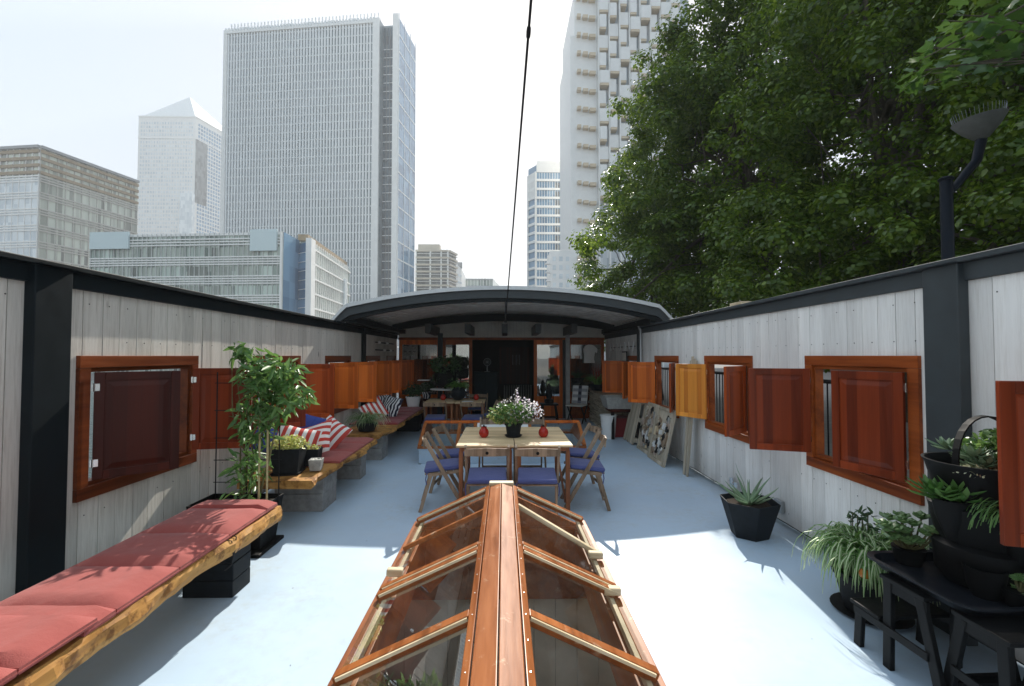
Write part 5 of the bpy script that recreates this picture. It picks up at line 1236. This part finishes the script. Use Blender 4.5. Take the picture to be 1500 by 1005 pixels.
for i in range(22): a=g.uniform(0,6.28); r_=g.uniform(.02,.15); q=(r_*math.cos(a),r_*math.sin(a),.12+g.uniform(0,.12)); mm.tube([(0,0,.07),(q[0]*.5,q[1]*.5,.11),q],.005,5); rosette(m,q,9,.07,.024,i+80,.9)
m.build('leaves',M['jade'],t2); mm.build('stems',M['stem'],t2)
t3=thing('trailing_succulent','pale trailing succulent spilling over the near edge of the black tray','potted plant',(2.44,2.14,.514))
MB().lathe([(.05,0),(.07,.08),(.06,.08),(.001,.07)],n=20).build('pot',M['blackp'],t3,smooth=True)
m=MB(); mm=MB()
for i in range(26): a=g.uniform(-1.2,1.5); r_=g.uniform(.05,.2); q=(r_*math.cos(a),-.02+r_*math.sin(a)*.5,.07+g.uniform(-.02,.06)); mm.tube([(0,0,.06),(q[0]*.5,q[1]*.5,.11),q],.004,5); rosette(m,q,10,.055,.02,i+180,.7)
m.build('leaves',plainless if False else M['jade'],t3); mm.build('stems',M['stem'],t3)

# ---------------------------------------------------------------- far right corner
t=thing('slatted_chair','folding chair with a black and white checked throw near the cabin door','chair',(1.86,11.6,0),R(152))
for sx in (-.2,.2):
    MB().beam((sx,-.22,.42),(sx,.2,0),.022,.03,(0,1,1)).build('leg',M['blackw'],t); MB().beam((sx*.9,.2,.43),(sx*.9,-.2,0),.022,.03,(0,1,1)).build('leg',M['blackw'],t)
    MB().beam((sx,-.2,.43),(sx,-.32,.9),.022,.03,(0,1,0)).build('back_post',M['blackw'],t)
MB().box(-.22,.22,-.2,.24,.43,.455).build('seat',M['cream'],t,bevel=.008)
MB().beam((0,-.2,.46),(0,-.315,.92),.42,.02,(0,1,0)).build('backrest',M['whiteF'],t,bevel=.006)
tt=NT('checked_cloth'); sp_=tt.n('SeparateXYZ'); tt.l(tt.n('TexCoord').outputs['Object'],sp_.inputs[0])
fx=tt.math('LESS_THAN',tt.math('ABSOLUTE',sp_.outputs[0]),.045); fz=tt.math('LESS_THAN',tt.math('FRACT',tt.math('MULTIPLY',sp_.outputs[2],6.5)),.5)
M['check']=tt.done(tt.mix(tt.mix((.7,.7,.7),(.35,.36,.38),fz),tt.mix((.02,.02,.04),(.15,.16,.2),fz),fx),.9)
MB().beam((0,-.188,.47),(0,-.30,.925),.38,.012,(0,1,0)).build('throw',M['check'],t,bevel=.003)
t=thing('black_stool','low black stool with iron legs beside the right cabin door','stool',(1.14,11.5,0))
MB().box(-.22,.22,-.2,.2,.46,.5).build('top',M['blackw'],t,bevel=.01)
for sx in (-1,1):
    for sy in (-1,1): MB().beam((sx*.16,sy*.14,.46),(sx*.22,sy*.18,0),.03,.03).build('leg',M['blackw'],t)
MB().box(-.18,.18,-.16,.16,.14,.16).build('shelf',M['blackw'],t)
t=thing('storm_lantern','tall dark storm lantern standing on the low black stool','lantern',(1.14,11.5,.501))
MB().lathe([(.10,0),(.12,.04),(.12,.10),(.05,.12)],n=20).build('base',M['iron'],t,smooth=True); MB().lathe([(.06,.121),(.09,.2),(.08,.32),(.05,.36)],n=20).build('globe',M['pot'],t,smooth=True)
MB().lathe([(.07,.361),(.08,.38),(.03,.46),(.03,.5),(.001,.5)],n=20).build('hood',M['iron'],t,smooth=True)
MB().tube([(-.1,0,.06),(-.13,0,.25),(-.1,0,.42)],.008,6).tube([(.1,0,.06),(.13,0,.25),(.1,0,.42)],.008,6).build('frame',M['iron'],t)
t=thing('hanging_shirt','white shirt hanging inside the right cabin window','shirt',(2.32,12.30,1.50))
m=MB(); pts=[(-.16,0),(-.15,.22),(-.18,.38),(-.12,.47),(-.04,.50),(.05,.50),(.13,.47),(.22,.38),(.20,.27),(.15,.30),(.12,.12),(.15,0)]
N_=len(pts); m.add([(x,-.03,z) for x,z in pts]+[(x,.02,z) for x,z in pts],[tuple(range(N_)),tuple(range(2*N_-1,N_-1,-1))]+[(i,N_+i,N_+(i+1)%N_,(i+1)%N_) for i in range(N_)]); m.build('cloth',M['whiteF'],t,bevel=.012)
MB().tube([(0,0,.5),(0,0,.6),(.02,0,.62)],.004,5).build('hook',M['iron'],t)
t=thing('round_wall_clock','small dark picture frame on the far right wall above the shutters','picture frame',(2.70,10.1,1.68)); MB().box(-.02,0,-.2,.2,-.12,.12).build('frame',M['iron'],t); MB().box(-.025,-.0205,-.16,.16,-.09,.09).build('sheet',M['cream'],t)
